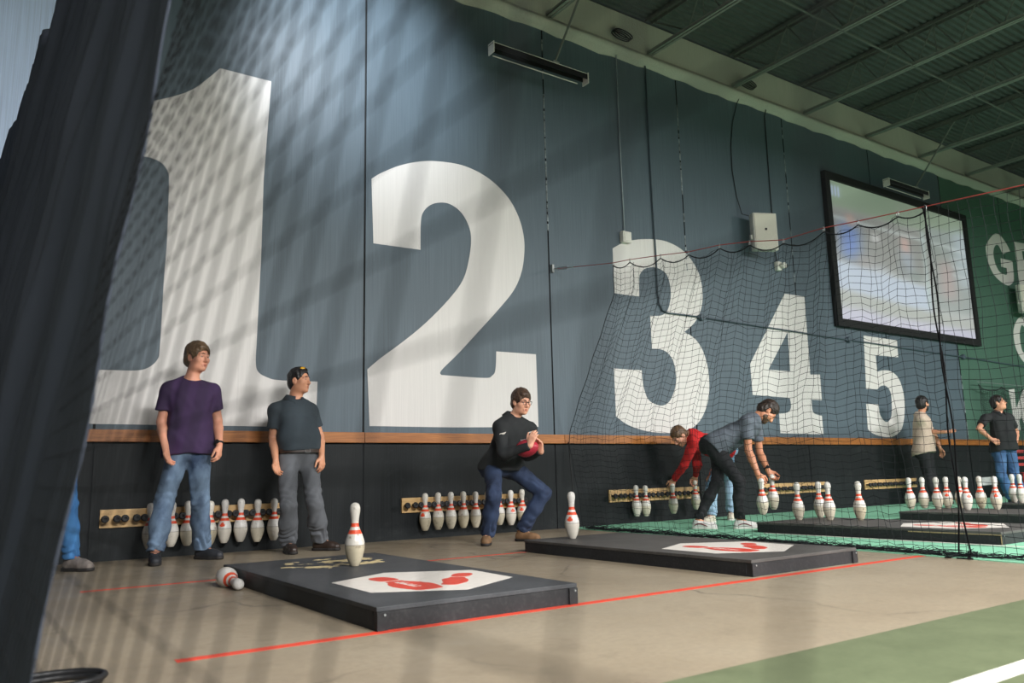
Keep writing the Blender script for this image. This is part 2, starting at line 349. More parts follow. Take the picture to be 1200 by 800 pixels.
# ================================================================== ROOF STEEL
JX = [5.93+1.8*k for k in range(9)]
jl = ['roof joist meeting the wall just left of the first cable coil', 'roof joist meeting the wall just right of the first cable coil', 'roof joist meeting the wall above the second cable coil and wall speaker',
      'third roof joist left of the joist whose end is above the screen corner', 'roof joist meeting the wall above the left corner of the big screen', 'roof joist meeting the wall above the middle of the big screen',
      'roof joist meeting the wall above the right end of the big screen', 'roof joist meeting the wall above the green painted area', 'farthest roof joist, cut off by the right edge of the photo']
jl[3] = 'roof joist meeting the wall between the wall speaker and the big screen'
for x, lb in zip(JX, jl):
    e = empty('roof_joist', (x, 0, 6.5), 0, lb, 'joist', 'steel roof joists')
    b = MB()
    for s in (-.05, .012): b.box((s, -15, 0), (s+.038, -.02, .008)); b.box((s if s < 0 else s+.032, -15, .0), (s+.006 if s < 0 else s+.038, -.02, .045))
    b.build('bottom_chord', chord_mat, e)
    b = MB()
    for s in (-.06, .012): b.box((s, -15, .535), (s+.05, -.02, .547)); b.box((s if s < 0 else s+.044, -15, .49), (s+.006 if s < 0 else s+.05, -.02, .54))
    b.build('top_chord', joist_mat, e)
    b = MB(); y = -.12; pts = [(0, -.05, .52), (0, -.75, .02)]; b.tube(pts, .011, 5); y = -.75; k = 0
    while y > -14.6:
        b.tube([(0, y, .02), (0, y-.3, .52)], .011, 5); b.tube([(0, y-.3, .52), (0, y-.6, .02)], .011, 5)
        if k % 2 == 0: b.tube([(0, y-.3, .52), (0, y-.3, .02)], .008, 5)
        y -= .6; k += 1
    b.build('web', joist_mat, e)
for yb, z, lb in ((-1.9, 6.51, 'lower steel bridging rod crossing under the roof joists nearest the wall'), (-1.9, 7.03, 'upper steel bridging rod crossing the roof joists nearest the wall'),
                  (-4.2, 6.51, 'lower steel bridging rod crossing under the roof joists farther from the wall'), (-4.2, 7.03, 'upper steel bridging rod crossing the roof joists farther from the wall')):
    b = MB(); b.tube([(3, yb, z), (24, yb, z)], .014, 5); tag(b.build('bridging_rod', joist_mat), lb, 'steel rod', 'steel bridging rods')
# ================================================================== THINGS ON THE WALL
def fixture(x0, z0, lb, length=1.42):
    e = empty('strip_light', (x0, -.45, z0), 0, lb, 'light fixture', 'dark strip lights on arms')
    b = MB(); b.box((0, -.05, -.0), (length, .05, .012)); b.box((0, -.05, -.055), (length, -.044, .0)); b.box((0, .044, -.055), (length, .05, .0)); b.build('channel', black_plastic, e)
    b = MB(); b.box((.0, -.053, .012), (length, -.041, .018)); b.box((0, .041, .012), (length, .053, .018)); b.box((.06, .047, -.10), (length-.1, .055, -.09)); b.build('edge_rail', white_plastic, e)['label'] = 'thin bright metal rail'
    for s in (0, length-.012):
        b = MB(); b.box((s, -.06, -.11), (s+.012, .06, .03), 0, .003); b.build('end_plate', white_plastic, e)['label'] = 'pale metal end plate'
    b = MB(); b.tube([(.92, 0, .02), (.93, -.8, .98)], .014, 8); b.build('support_arm', joist_mat, e)
    b = MB(); b.box((.88, -.05, .012), (.97, .03, .05), 0, .005); b.build('bracket', steel, e)
fixture(4.72, 5.53, 'dark strip light on a diagonal arm high above the numeral 2')
fixture(12.85, 5.50, 'strip light with pale metal edges above the big screen', 1.3)
# projection screen with a daylight picnic video
e = empty('projection_screen', (11.63, 0, 2.9), 0, 'large black framed screen showing a video on the wall', 'screen')
WS, HS = 4.71, 2.66
b = MB(); fw = .13
for a_, c_ in (((0,-.09,0),(WS,-.004,fw)), ((0,-.09,HS-fw),(WS,-.004,HS)), ((0,-.09,fw),(fw,-.004,HS-fw)), ((WS-fw,-.09,fw),(WS,-.004,HS-fw))): b.box(a_, c_, 0, .006)
b.build('frame', cloth_black, e)
def video(u, v):
    """colours of the shot playing on the screen (u right, v up), sRGB"""
    c = np.array([176., 180, 180])
    def put(cond, col, a=1.0):
        nonlocal c
        m = cond*a; c = c*(1-m)+np.array(col, float)*m
    sm = lambda x, w=.02: 1/(1+math.exp(-max(-40, min(40, x/w))))
    rect = lambda a0, b0, a1, b1, w=.012: sm(u-a0, w)*sm(a1-u, w)*sm(v-b0, w)*sm(b1-v, w)
    put(rect(-1, .80, 2, 2), (132, 150, 128)); put(rect(0, .82, .45, 1), (120, 146, 118), .6)
    put(rect(-1, .42, .72, .80), (126, 124, 124)); put(rect(.68, .2, 2, .86), (140, 150, 150))
    put(rect(-.1, .72, 1.1, .745, .005), (196, 206, 206), .8)
    put(rect(.05, .45, .17, .70, .02), (72, 118, 210)); put(rect(.10, .70, .15, .78, .01), (190, 150, 140)); put(rect(.14, .40, .25, .5, .02), (150, 140, 140))
    put(rect(.46, .42, .55, .62, .015), (150, 160, 176)); put(rect(.47, .60, .53, .71, .01), (200, 160, 154)); put(rect(.26, .62, .31, .68, .008), (206, 206, 206))
    put(rect(.44, .40, .50, .50, .012), (120, 124, 130)); put(rect(.52, .38, .6, .46, .012), (112, 124, 124))
    vt = v-(.42-.10*u); put(sm(vt+.2, .01)*sm(-vt, .01)*sm(.66-u, .01), (190, 204, 226)); put(rect(.22, .33, .36, .44, .02), (196, 206, 224), .6)
    put(rect(.63, .2, .66, .8, .006), (180, 200, 200), .8); put(rect(.70, .55, .78, .72, .03), (112, 118, 112), .8)
    put(rect(.76, .30, .87, .60, .025), (196, 150, 150), .7); put(rect(.9, .42, 1.1, .9, .02), (186, 202, 214), .7)
    for k in range(4): put(rect(.86, .50+.07*k, .99, .515+.07*k, .004), (210, 216, 220), .6)
    put(sm(.20-.06*u-v, .012), (168, 172, 166)); put(rect(-1, -.1, 2, .075, .012), (192, 190, 216)); put(rect(.30, .015, .72, .06, .006), (214, 212, 226), .5*(math.sin(u*160) > -.2)); put(rect(.0, .02, .24, .09, .02), (198, 196, 222))
    put(rect(.01, .885, .075, .965, .004), (170, 186, 220), .9*(math.sin(u*330) > -.4)); 
    return c
NX, NY = 150, 84; V = []; F = []; CC = []
for j in range(NY+1):
    for i in range(NX+1):
        V.append((fw-.01+(WS-2*fw+.02)*i/NX, -.05, fw-.01+(HS-2*fw+.02)*j/NY)); CC.append(lin(video(i/NX, j/NY)))
F = [(j*(NX+1)+i, j*(NX+1)+i+1, (j+1)*(NX+1)+i+1, (j+1)*(NX+1)+i) for j in range(NY) for i in range(NX)]
b = MB(); b.add(V, F); t = NT('video_picture'); at = t.n('ShaderNodeVertexColor', layer_name='video')
t.l(at.outputs['Color'], t.b.inputs['Emission Color']); t.b.inputs['Emission Strength'].default_value = .62; t.color((.25, .25, .25, 1)); t.rough(.7)
o = b.build('picture', t.m, e); o['label'] = 'pale video picture of people at a long white table'
ca = o.data.color_attributes.new('video', 'FLOAT_COLOR', 'POINT'); ca.data.foreach_set('color', np.array(CC, np.float32).ravel())
# speakers
def speaker(x, z, w, h, lb, d=.13):
    e = empty('wall_speaker', (x, -.14, z), -.42, lb, 'speaker', 'white wall speakers')
    b = MB(); b.box((0, -d, 0), (w, -.0, h), 0, .02); b.build('cabinet', white_plastic, e, True)
    b = MB(); b.box((.02, -d-.008, .02), (w-.02, -d+.004, h-.02), 0, .004); b.build('grille', simple('cream_perforated_grille', (206, 202, 190), .6, .08, 300, bump=.3), e)
    b = MB(); b.box((w/2-.018, -d-.012, h*.52), (w/2+.018, -d-.007, h*.52+.036), 0, .002); b.build('badge', black_plastic, e)['label'] = 'small dark square badge'
    b = MB(); b.box((-.03, -d*.6, h*.3), (.004, -d*.3, h*.42), 0, .006); b.build('side_knob', white_plastic, e)
    b = MB(); b.box((w*.40, -.01, h*.42), (w*.52, .10, h*.58)); b.build('bracket', white_plastic, e)
speaker(9.50, 3.82, .38, .57, 'white speaker box on the blue wall between numerals 3 and 4')
speaker(17.95, 3.70, .6, .60, 'white speaker box on the green wall between the painted letters')
# conduits, junction boxes, cables and the small camera
def pipe(name, pts, r, mat, lb, cat, extra=None, n=8):
    b = MB(); b.tube(pts, r, n); o = b.build(name, mat, smooth=True); tag(o, lb, cat); return o
pipe('conduit', [(7.07, -.03, 6.30), (7.07, -.02, 5.0), (7.077, -.02, 3.76)], .008, grey_pipe, 'thin pale conduit running down the wall to a white box above the 3', 'pipe')
b = MB(); b.box((7.0, -.075, 3.62), (7.15, -.001, 3.77), 0, .01); o = b.build('junction_box', white_plastic); tag(o, 'small white junction box on the wall at the top left of numeral 3', 'junction box')
b = MB(); b.box((7.02, -.082, 3.64), (7.13, -.0745, 3.75), 0, .004); b.build('cover', white_plastic, o)
pipe('conduit', [(7.615, -.03, 6.30), (7.62, -.022, 5.0), (7.635, -.022, 2.99), (7.65, -.022, 2.86), (7.70, -.022, 2.78), (7.80, -.022, 2.748), (8.40, -.022, 2.75)], .012, blue_pipe, 'dark conduit dropping through numeral 3 and bending right', 'pipe')
e = tag(pipe('conduit', [(8.5, -.022, 2.75), (11.9, -.022, 2.70), (12.05, -.022, 2.70), (15.68, -.022, 2.655), (18.3, -.022, 2.605), (24, -.022, 2.55)], .012, blue_pipe, 'long dark conduit running level across numerals 4 and 5', 'pipe'))
for x, z, lb in ((8.46, 2.75, 'round conduit box on the right edge of numeral 3'), (11.97, 2.70, 'round conduit box between numerals 4 and 5'), (15.68, 2.655, 'round conduit box at the edge of the green wall')):
    A = np.array([[1,0,0],[0,0,-1],[0,1,0]], float)
    b = MB(); b.lathe([(.05, .001), (.05, .05), (.043, .056), (.0, .057)], 16, 0, (x, 0, z), A); o = b.build('conduit_box', blue_pipe, smooth=False); tag(o, lb, 'junction box', 'round conduit boxes')
    
    for sx in (-.075, .045): b = MB(); b.box((x+sx, -.035, z-.022), (x+sx+.03, -.008, z+.022), 0, .004); b.build('hub', blue_pipe, o)
pipe('speaker_cable', [(9.60, -.05, 6.32), (9.58, -.02, 6.25), (9.45, -.012, 5.9), (9.37, -.012, 5.5), (9.36, -.012, 5.1), (9.42, -.012, 4.7), (9.45, -.06, 4.42), (9.60, -.16, 4.37)], .006, black_plastic, 'slack black cable hanging down to the speaker between 3 and 4', 'cable')
pipe('camera_cable', [(10.245, -.05, 6.30), (10.245, -.014, 6.2), (10.235, -.014, 5.0), (10.235, -.014, 3.95), (10.24, -.03, 3.78)], .0075, black_plastic, 'straight black cable running down to the small security camera', 'cable')
e = empty('security_camera', (10.25, -.02, 3.72), 0, 'small pale security camera hanging below a black cable on the wall', 'camera')
b = MB(); b.box((-.05, -.05, -.07), (.06, .019, .07), 0, .012); b.build('mount', white_plastic, e, True)
b = MB(); b.lathe([(.035, 0), (.045, .01), (.045, .07), (.03, .075)], 16, 0, (.03, -.05, 0), np.array([[.6,0,.8],[.0,1,0],[-.8,0,.6]]) @ np.array([[1,0,0],[0,0,-1],[0,1,0]], float)); b.build('body', white_plastic, e, True)
b = MB(); bm = bmesh.new(); bmesh.ops.create_uvsphere(bm, u_segments=16, v_segments=10, radius=.038); b.add([v.co+Vector((.085, -.09, .0)) for v in bm.verts], [[v.index for v in f.verts] for f in bm.faces]); bm.free(); b.build('lens', black_plastic, e, True)['label'] = 'dark round camera lens'
for x, lb in ((7.13, 'loose loop of black cable on the pale lip above numeral 3'), (9.78, 'loose loop of black cable on the pale lip above the wall speaker')):
    b = MB()
    for q in range(3):
        pts = [(x+.16*math.cos(t)+.02*q, -.075+.03*math.sin(t)-.012*q, 6.58+.02*q+.075*math.sin(t)) for t in np.linspace(0, 2*PI, 22)[:-1]]
        b.tube(pts, .009, 6, 0, True, True)
    tag(b.build('cable_coil', black_plastic, smooth=True), lb, 'cable', 'cable loops on the pale lip')
b = MB(); b.box((15.75, -.012, .235), (16.46, -.001, .385), 0, .003); o = b.build('notice_board', simple('grimy_white_board', (176, 180, 178), .6, .3, 5)); tag(o, 'small grimy white board fixed low on the dark wall at far right', 'board')
# a red metal chair half out of the frame
e = empty('metal_chair', (16.2, -.75, 0), -.9, 'red metal chair partly hidden at the right edge of the photo', 'chair')
red_metal = simple('red_painted_metal', (176, 36, 34), .45, .1)
b = MB(); b.box((-.22, -.22, .43), (.22, .22, .46), 0, .01); b.build('seat', red_metal, e)
for sx in (-1, 1):
    b = MB(); b.tube([(sx*.2, .2, .0), (sx*.2, .22, .46), (sx*.2, .29, .86)], .014, 8); b.build('leg', red_metal, e)
    b = MB(); b.tube([(sx*.21, -.22, .0), (sx*.2, -.2, .45)], .014, 8); b.build('leg', red_metal, e)
for z in (.58, .70, .82):
    b = MB(); b.box((-.21, .23+(z-.46)*.17, z), (.21, .245+(z-.46)*.17, z+.055), 0, .004); b.build('back_rail', red_metal, e)
# ================================================================== PLATFORMS
HP, PW, PL = .0973, 1.0587, 2.31
HEX = [(.167,.90),(.560,1.10),(.985,.845),(.965,.415),(.553,.185),(.164,.42)]
def logo(parent):
    up = lambda p: (p[0], p[1], HP+.0008)
    def pin(ox, oy, ang, s, body, head):
        ca_, sa_ = math.cos(ang), math.sin(ang)
        tr = lambda pts: [np.array((ox+s*(x*ca_-y*sa_), oy+s*(x*sa_+y*ca_))) for x, y in pts]
        return tr(body), tr(head)
    body = [(-.055,-.19),(.055,-.19),(.085,-.12),(.10,-.03),(.085,.06),(.05,.13),(.04,.17),(-.04,.17),(-.05,.13),(-.085,.06),(-.10,-.03),(-.085,-.12)]
    head = [(-.042,.20),(.042,.20),(.06,.26),(.055,.32),(.03,.36),(-.03,.36),(-.055,.32),(-.06,.26)]
    wa = .02
    A, AH = pin(.432, .535, .03, 1.07, body, head)      # lies straight up the board
    B, BH = pin(.655, .515, -.76, .90, body, head)
    cut = [(x, y) for x, y in [(-.02,-.15),(.055,-.16),(.085,-.10),(.10,-.03),(.085,.06),(.05,.13),(.04,.17),(-.04,.17),(-.05,.13),(-.07,.07),(-.055,.0),(-.03,-.07)]]
    B, _ = pin(.655, .515, -.76, .90, cut, head)
    for nm, lp in (('pin_mark', A), ('pin_mark', AH), ('pin_mark', B), ('pin_mark', BH)):
        o = flat_shape(nm, [smoothpoly([tuple(p) for p in lp], 4)], up, emblem_red, parent, (0, 0, .0008)); o['label'] = 'red crossed bowling pin mark'
    b = MB()
    for k in range(5):   # the small pale lettering across the pin, too worn to read
        y0 = .45+.045*k; b.box((.405, y0, HP+.0017), (.425+.012*(k % 2), y0+.03, HP+.0022)); b.box((.43, y0+.006, HP+.0017), (.452, y0+.014, HP+.0022))
    b.build('worn_lettering', emblem_white, parent)
def platform(x, y, deck, lb, mark=True, rail=True, bare=False):
    e = empty('pin_platform', (x, y, .0062 if x > 5 else 0), 0, lb, 'platform', 'black pin platforms')
    b = MB(); b.box((0, 0, HP-.019), (PW, PL, HP), 0, .002); b.build('deck_board', deck, e)
    for a_, c_, nm in (((.004,.004,.0),(PW-.004,.042,HP-.0195), 'front_board'), ((.004,PL-.042,.0),(PW-.004,PL-.004,HP-.0195), 'back_board'), ((.002,.043,.0),(.04,PL-.043,HP-.0195), 'side_board'), ((PW-.04,.043,.0),(PW-.002,PL-.043,HP-.0195), 'side_board')):
        b = MB(); b.box(a_, c_, 0, .002); b.build(nm, side_blk, e)
    for px in (.0, PW-.05):
        b = MB(); b.box((px, -.006, .002), (px+.05, .0035, HP-.02), 0, .001); b.build('corner_block', side_blk, e)
        b = MB(); b.lathe([(.005, 0), (.005, .003), (.0, .0035)], 10, 0, (px+.034, -.006, HP-.033), np.array([[1,0,0],[0,0,-1],[0,1,0]], float)); b.build('screw', steel, e)
    if bare:
        b = MB(); b.box((-.003, .004, HP-.028), (.0015, PL*.32, HP-.0195)); b.box((-.003, -.003, .004), (.0015, .0036, HP-.02)); b.build('worn_edge', pale_edge, e)['label'] = 'edge where the black paint is worn to bare wood'
    if mark:
        pan = flat_shape('emblem_panel', [HEX], lambda p: (p[0], p[1], HP+.0001), emblem_white, e, (0, 0, .0008)); pan['label'] = 'white six sided emblem panel'
        logo(pan)
    return e
platform(1.471, -4.402, deck_a, 'black wooden platform nearest the camera with chipped paint and white emblem')
platform(3.892, -4.348, deck_b, 'second black wooden platform, just left of the dividing net')
platform(6.657, -4.48, deck_b, 'third black platform on the turf, first beyond the net', bare=True)
platform(9.106, -4.56, deck_b, 'fourth black platform holding the crowd of eight pins', bare=True)
platform(11.548, -4.49, deck_b, 'farthest black platform at the right edge of the photo')
# ================================================================== RACKS AND PINS
peg_me = None
def rack(x0, x1, n, lb):
    global peg_me
    e = empty('pin_rack', (x0, 0, .345), 0, lb, 'pin rack', 'wooden pin racks on the wall')
    b = MB(); b.box((0, -.022, -.075), (x1-x0, -.001, .075), 0, .002); b.build('board', rack_wood, e)
    pitch = (x1-x0)/n
    for i in range(n):
        for s in (-.045, .045):
            if peg_me is None:
                b = MB(); b.lathe([(.012, .0), (.012, .05), (.026, .052), (.031, .058), (.031, .074), (.026, .080), (.01, .081), (.009, .076), (.0, .076)], 14, 0, (0,0,0), np.array([[1,0,0],[0,0,-1],[0,1,0]], float))
                o = b.build('peg', black_rubber, e, True); peg_me = o.data
            else: o = bpy.data.objects.new('peg', peg_me); COL.objects.link(o); o.parent = e
            o.location = (pitch*(i+.5)+s, -.022, .0)
    return [x0+pitch*(i+.5) for i in range(n)]
R1 = rack(1.012, 2.525, 10, 'wooden pin rack on the wall behind the purple shirted man')
R2 = rack(3.795, 5.33, 10, 'wooden pin rack on the wall behind the crouching man')
R3 = rack(6.615, 8.20, 10, 'wooden pin rack on the wall behind the man in red')
R4 = rack(9.45, 10.99, 10, 'empty wooden pin rack on the wall right of the bending man')
R5 = rack(12.047, 13.585, 10, 'empty wooden pin rack on the wall left of the tan shirted man')
def pin_mat(name, top, low, dirt):
    t = NT(name); sx = t.n('ShaderNodeSeparateXYZ'); t.l(t.tc.outputs['Object'], sx.inputs[0])
    oi = t.n('ShaderNodeObjectInfo'); vv = t.n('ShaderNodeVectorMath', operation='ADD'); t.l(t.tc.outputs['Object'], vv.inputs[0])
    cx = t.n('ShaderNodeCombineXYZ'); t.l(math2(t, 'MULTIPLY', oi.outputs['Random'], 30.), cx.inputs[0]); t.l(cx.outputs[0], vv.inputs[1])
    n1 = t.noise(30, vv.outputs[0], 6, .7); n2 = t.noise(7, vv.outputs[0], 3)
    col = t.mix(mask(t, sx.outputs[2], .124, .128, 1, 0), lin(top), lin(low))
    col = t.mix(mask(t, n1, .56, .68, 0, dirt), col, lin((96, 84, 66)))
    col = t.mix(mask(t, n2, .5, .75, 0, .4*dirt), col, lin((150, 140, 120)))
    ring = math2(t, 'ABSOLUTE', math2(t, 'SUBTRACT', sx.outputs[2], .126)); col = t.mix(mask(t, ring, .0012, .0022, .8, 0), col, lin((90, 78, 62)))
    t.color(col); t.rough(.32); return t.m
PM = [pin_mat('white_pin_coating', (214, 211, 204), (200, 192, 172), .45), pin_mat('scuffed_pin_coating', (208, 204, 194), (186, 176, 152), .85), pin_mat('clean_pin_coating', (218, 215, 210), (212, 206, 194), .3)]
pin_red = simple('orange_red_pin_stripe', (222, 78, 44), .4, .08)
prof = [(0.0, 0), (.0240, 0), (.0262, .003), (.0359, .019), (.0430, .036), (.0496, .0572), (.0573, .0857), (.0600, .1), (.0605, .1143), (.0602, .126), (.0579, .149), (.053, .167), (.0470, .184), (.0438, .193), (.040, .2005), (.0365, .208), (.0335, .2165), (.0300, .225), (.0270, .234), (.0250, .242), (.0238, .25), (.0231, .2575), (.0230, .268), (.0237, .276), (.0266, .298), (.0306, .321), (.0322, .336), (.0320, .35), (.0285, .364), (.0215, .374), (.012, .3795), (.004, .381)]
pin_meshes = []
for k in range(3):
    b = MB(); b.lathe(prof, 28, lambda z: 1 if (.193 < z < .2165 or .234 < z < .2575) else 0)
    o = b.build('bowling_pin', [PM[k], pin_red], smooth=True); pin_meshes.append(o.data); bpy.data.objects.remove(o)
def rad(z):
    for (r0, z0), (r1, z1) in zip(prof[:-1], prof[1:]):
        if z0 <= z <= z1: return r0+(r1-r0)*(z-z0)/(z1-z0+1e-9)
    return .03
def crown():
    b = MB(); V = []; F = []; n = 12
    for i in range(n+1):
        u = -1+2*i/n; top = .155+.022*(1-abs(u))+.012*abs(math.sin(u*PI*1.5)); bot = .142-.004*abs(u)+.01*abs(u)
        for j in range(5):
            z = bot+(top-bot)*j/4; r = rad(z)+.0008; a = u*.42; V.append((r*math.sin(a), -r*math.cos(a), z))
    F = [(i*5+j, (i+1)*5+j, (i+1)*5+j+1, i*5+j+1) for i in range(n) for j in range(4)]
    b.add(V, F); o = b.build('logo', pin_red); m = o.data; bpy.data.objects.remove(o); return m
crown_me = crown()
def pin(loc, lb, group=None, var=None, mark=False, rot=None, yaw=None):
    k = random.choice((0, 0, 1, 2)) if var is None else var
    o = bpy.data.objects.new('bowling_pin', pin_meshes[k]); COL.objects.link(o); o.location = loc
    face = math.atan2(loc[0]-CAM[0], -(CAM[1]-loc[1]))          # turn the printed mark toward the hall
    o.rotation_euler = rot if rot is not None else (0, 0, -face+(random.uniform(-.6, .6) if yaw is None else yaw))
    tag(o, lb, 'bowling pin', group)
    if mark:
        c = bpy.data.objects.new('logo', crown_me); COL.objects.link(c); c.parent = o; c['label'] = 'orange red crown mark'
    return o
pin((2.055, -2.833, HP), 'white bowling pin standing alone on the nearest black platform', var=1)
pin((4.225, -2.259, HP), 'white bowling pin standing alone on the second platform', var=2, mark=True, yaw=-.3)
# the fallen pin: neck toward the camera and a little to the right
ax = np.array([.02, -1.0, -.088]); ax /= np.linalg.norm(ax); R3d = Vector(ax).to_track_quat('Z', 'Y').to_euler()
pin(tuple(np.array([1.398, -2.35, .061])-ax*.03), 'fallen bowling pin lying on the concrete against the nearest platform', var=2, mark=True, rot=R3d)
def hang(xs, names, fmt, group, marks):
    for i, (x, nm) in enumerate(zip(xs, names)):
        pin((x, -.022-.068+.0, .088+random.uniform(-.006, .006)), fmt % nm, group, mark=(i in marks))
g1 = 'bowling pins hanging in the rack behind the purple shirted man'
hang([R1[2], R1[3]+.02, R1[4]+.0, R1[6]-.115, R1[6]+.01, R1[7], R1[8], R1[9]], ['farthest left, half hidden by the purple shirted man\'s leg', 'between the legs of the purple shirted man, left one', 'between the legs of the purple shirted man, right one', 'just right of the purple shirted man\'s far leg', 'fourth from the right end of the rack behind the purple shirted man', 'third from the right end of the rack behind the purple shirted man', 'second from the right end of the rack behind the purple shirted man', 'at the right end, beside the grey trousers'], 'bowling pin hanging %s', g1, (1, 4))
g2 = 'bowling pins hanging in the rack behind the crouching man'
hang(R2[1:], ['first from left in the rack behind the crouching man', 'second from left in the rack behind the crouching man', 'third from left in the rack behind the crouching man', 'fourth from left in the rack behind the crouching man', 'just left of the crouching man\'s leg', 'mostly hidden behind the crouching man\'s near leg', 'just right of the crouching man\'s near leg', 'second from the right end between the crouching man\'s knees', 'at the right end between the crouching man\'s knees'], 'bowling pin hanging %s', g2, (0, 7, 8))
hang([R3[2]-.02, R3[3]-.02], ['leftmost of the two left of the man in red', 'rightmost of the two left of the man in red'], 'bowling pin hanging %s', 'bowling pins hanging in the rack behind the man in red', ())
P3 = [((7.145,-2.319), 'at the left edge of the third platform', 0), ((7.62,-2.24), 'at the back, half hidden, on the third platform', 0), ((7.301,-2.57), 'third from left on the third platform, in front', 0), ((7.452,-2.811), 'farthest right on the third platform', 1)]
HT = HP+.0062
for (x, y), nm, v in P3: pin((x, y, HT), 'bowling pin standing '+nm, 'bowling pins on the third platform', v)
P4 = [(9.653,-2.097), (9.905,-2.126), (9.781,-2.364), (10.02,-2.36), (10.10,-2.475), (9.729,-2.734), (10.169,-2.682), (9.95,-2.956)]
n4 = ['leftmost of the eight on the fourth platform', 'second from left of the eight on the fourth platform', 'third from left of the eight on the fourth platform', 'fourth from left, behind the black rope, on the fourth platform', 'fifth from left, half hidden in the pair on the fourth platform', 'sixth from left, front of the pair on the fourth platform', 'second from right of the eight on the fourth platform', 'rightmost of the eight on the fourth platform']
for i, ((x, y), nm) in enumerate(zip(P4, n4)): pin((x, y, HT), 'bowling pin standing '+nm, 'bowling pins on the fourth platform', None, i in (3, 5, 7))
pin((11.875, -2.30, HT), 'leftmost bowling pin on the farthest platform, beside the blue jeans', 'bowling pins on the farthest platform', 2)
pin((11.70, -2.47, HT), 'bowling pin on the farthest platform cut by the right edge', 'bowling pins on the farthest platform', 2)
# ================================================================== NETS
def vplane(p, A, B):
    """where a pixel ray meets the upright plane through floor points A and B"""
    A = np.asarray(A, float); B = np.asarray(B, float); d = B-A; n = np.array([-d[1], d[0], 0]); r = ray(*p)
    return CAM+r*((A-CAM)@n)/(r@n)
def net_mesh(name, mat, grid, r, n=3, diag=False):
    """grid[i][j] points of the net: one thin twine per column and per row"""
    b = MB(); ni = len(grid); nj = len(grid[0])
    for i in range(ni): b.tube(grid[i], r, n, cap=False)
    for j in range(nj): b.tube([grid[i][j] for i in range(ni)], r, n, cap=False)
    return b.build(name, mat)
NA, NB = (5.95, -.34, 0), (5.67, -4.57, 0)
def netx(Y): return NA[0]+(NB[0]-NA[0])*(NA[1]-Y)/(NA[1]-NB[1])
hooks = [vplane(p, NA, NB) for p in ((718,308),(738,304),(774,299),(807,295),(843,287),(878,283),(918,281),(965,267),(1005,259),(1051.5,249),(1084,242))]
anchor = ony(650, 315, -.02)
hookY = [h[1] for h in hooks]; hookZ = [h[2] for h in hooks]
def ztop(Y):   # scalloped top edge slung between the hooks
    for a_, c_, za, zc in zip(hookY[:-1], hookY[1:], hookZ[:-1], hookZ[1:]):
        if c_ <= Y <= a_:
            t = (a_-Y)/(a_-c_); return za+(zc-za)*t-.03-.52*(a_-c_)*t*(1-t)*1.15
    return (hookZ[0] if Y > hookY[0] else hookZ[-1])-.03
left = [vplane(p, NA, NB) for p in ((719,312),(719,345),(701,400),(684,455),(668,503))]
lz = [p[2] for p in left][::-1]; ly = [min(p[1], -.06) for p in left][::-1]
lz = [0, .5, .95]+lz[0:]; ly = [-.30, -.2, -.075]+ly[0:]
NI, NJ = 62, 46; yend = hookY[-1]; G = []
for i in range(NI):
    u = i/(NI-1); col = []
    for j in range(NJ):
        v = j/(NJ-1); yl0 = np.interp(2.9*v, lz, ly)
        Y = yl0+(yend-yl0)*u; zt = ztop(hookY[0]+(yend-hookY[0])*u); z = .012+(zt-.012)*v; yl = np.interp(z, lz, ly); Y = yl+(yend-yl)*u
        fold = .045*math.sin(u*46+1.3*math.sin(v*5))*(.35+.65*v)+.02*math.sin(u*97+v*7)
        z += .012*math.sin(u*60+v*3)*(1-abs(2*v-1))+.008*math.sin(i*2.4+j*.3)
        col.append((netx(Y)+fold*(1 if i else 0), Y+.008*math.sin(i*1.7+j*.9), max(z, .006)))
    G.append(col)
e = empty('dividing_net', (0, 0, 0), 0, 'tall black net hanging between the second and third lanes', 'net')
o = net_mesh('netting', net_mat, G, .0017, 4); o.parent = e
b = MB(); edge = []
for Y in np.linspace(hookY[0], hookY[-1], 140): edge.append((netx(Y), Y, ztop(Y)))
b.tube(edge, .0055, 6); b.tube([(x+.004, y, z) for x, y, z in [g for g in G[0]][::-1]], .0045, 5); b.build('border_rope', net_mat, e, True)
b = MB()
for i in range(26):   # slack foot of the net lying along the floor
    pts = []; y = -.4
    while y > yend-.1: pts.append((netx(y)+random.gauss(0, .035), y, .007+abs(random.gauss(0, .022)))); y -= random.uniform(.05, .12)
    b.tube(pts, .0019, 4)
b.build('slack_foot', net_mat, e)
for h, hy in zip(hooks, hookY):
    b = MB(); x = netx(hy); b.tube([(x+.006*math.cos(t), hy+.012*math.cos(t), h[2]-.012+.024*math.sin(t)) for t in np.linspace(0, 2*PI, 10)[:-1]], .003, 5, 0, True, True); b.build('snap_hook', steel, e)
# second panel beyond the rope, toward the camera
yA, yB2 = yend-.01, -6.55; zA = hookZ[-1]; zc = lambda Y: zA+(2.42-zA)*(Y-yA)/(-5.37-yA)
G = []
for i in range(25):
    u = i/24; Y = yA+(yB2-yA)*u; col = []
    for j in range(36):
        v = j/35; z = .012+(zc(Y)-.02-.012)*v
        col.append((netx(Y)+.03*math.sin(u*21+v*2)+(.05*(1-v)**6), Y+.01*math.sin(j*.8+i), max(.006, z+.012*math.sin(u*18+v*3)*(1-abs(2*v-1)))))
    G.append(col)
e2 = empty('dividing_net', (0, 0, 0), 0, 'nearer panel of black net right of the hanging black rope', 'net')
net_mesh('netting', net_mat, G, .0017, 4).parent = e2
b = MB()
for i in range(16):
    pts = []; y = yA
    while y > yB2: pts.append((netx(y)+.04+random.gauss(0, .035), y, .007+abs(random.gauss(0, .02)))); y -= random.uniform(.06, .13)
    b.tube(pts, .0019, 4)
b.build('slack_foot', net_mat, e2)
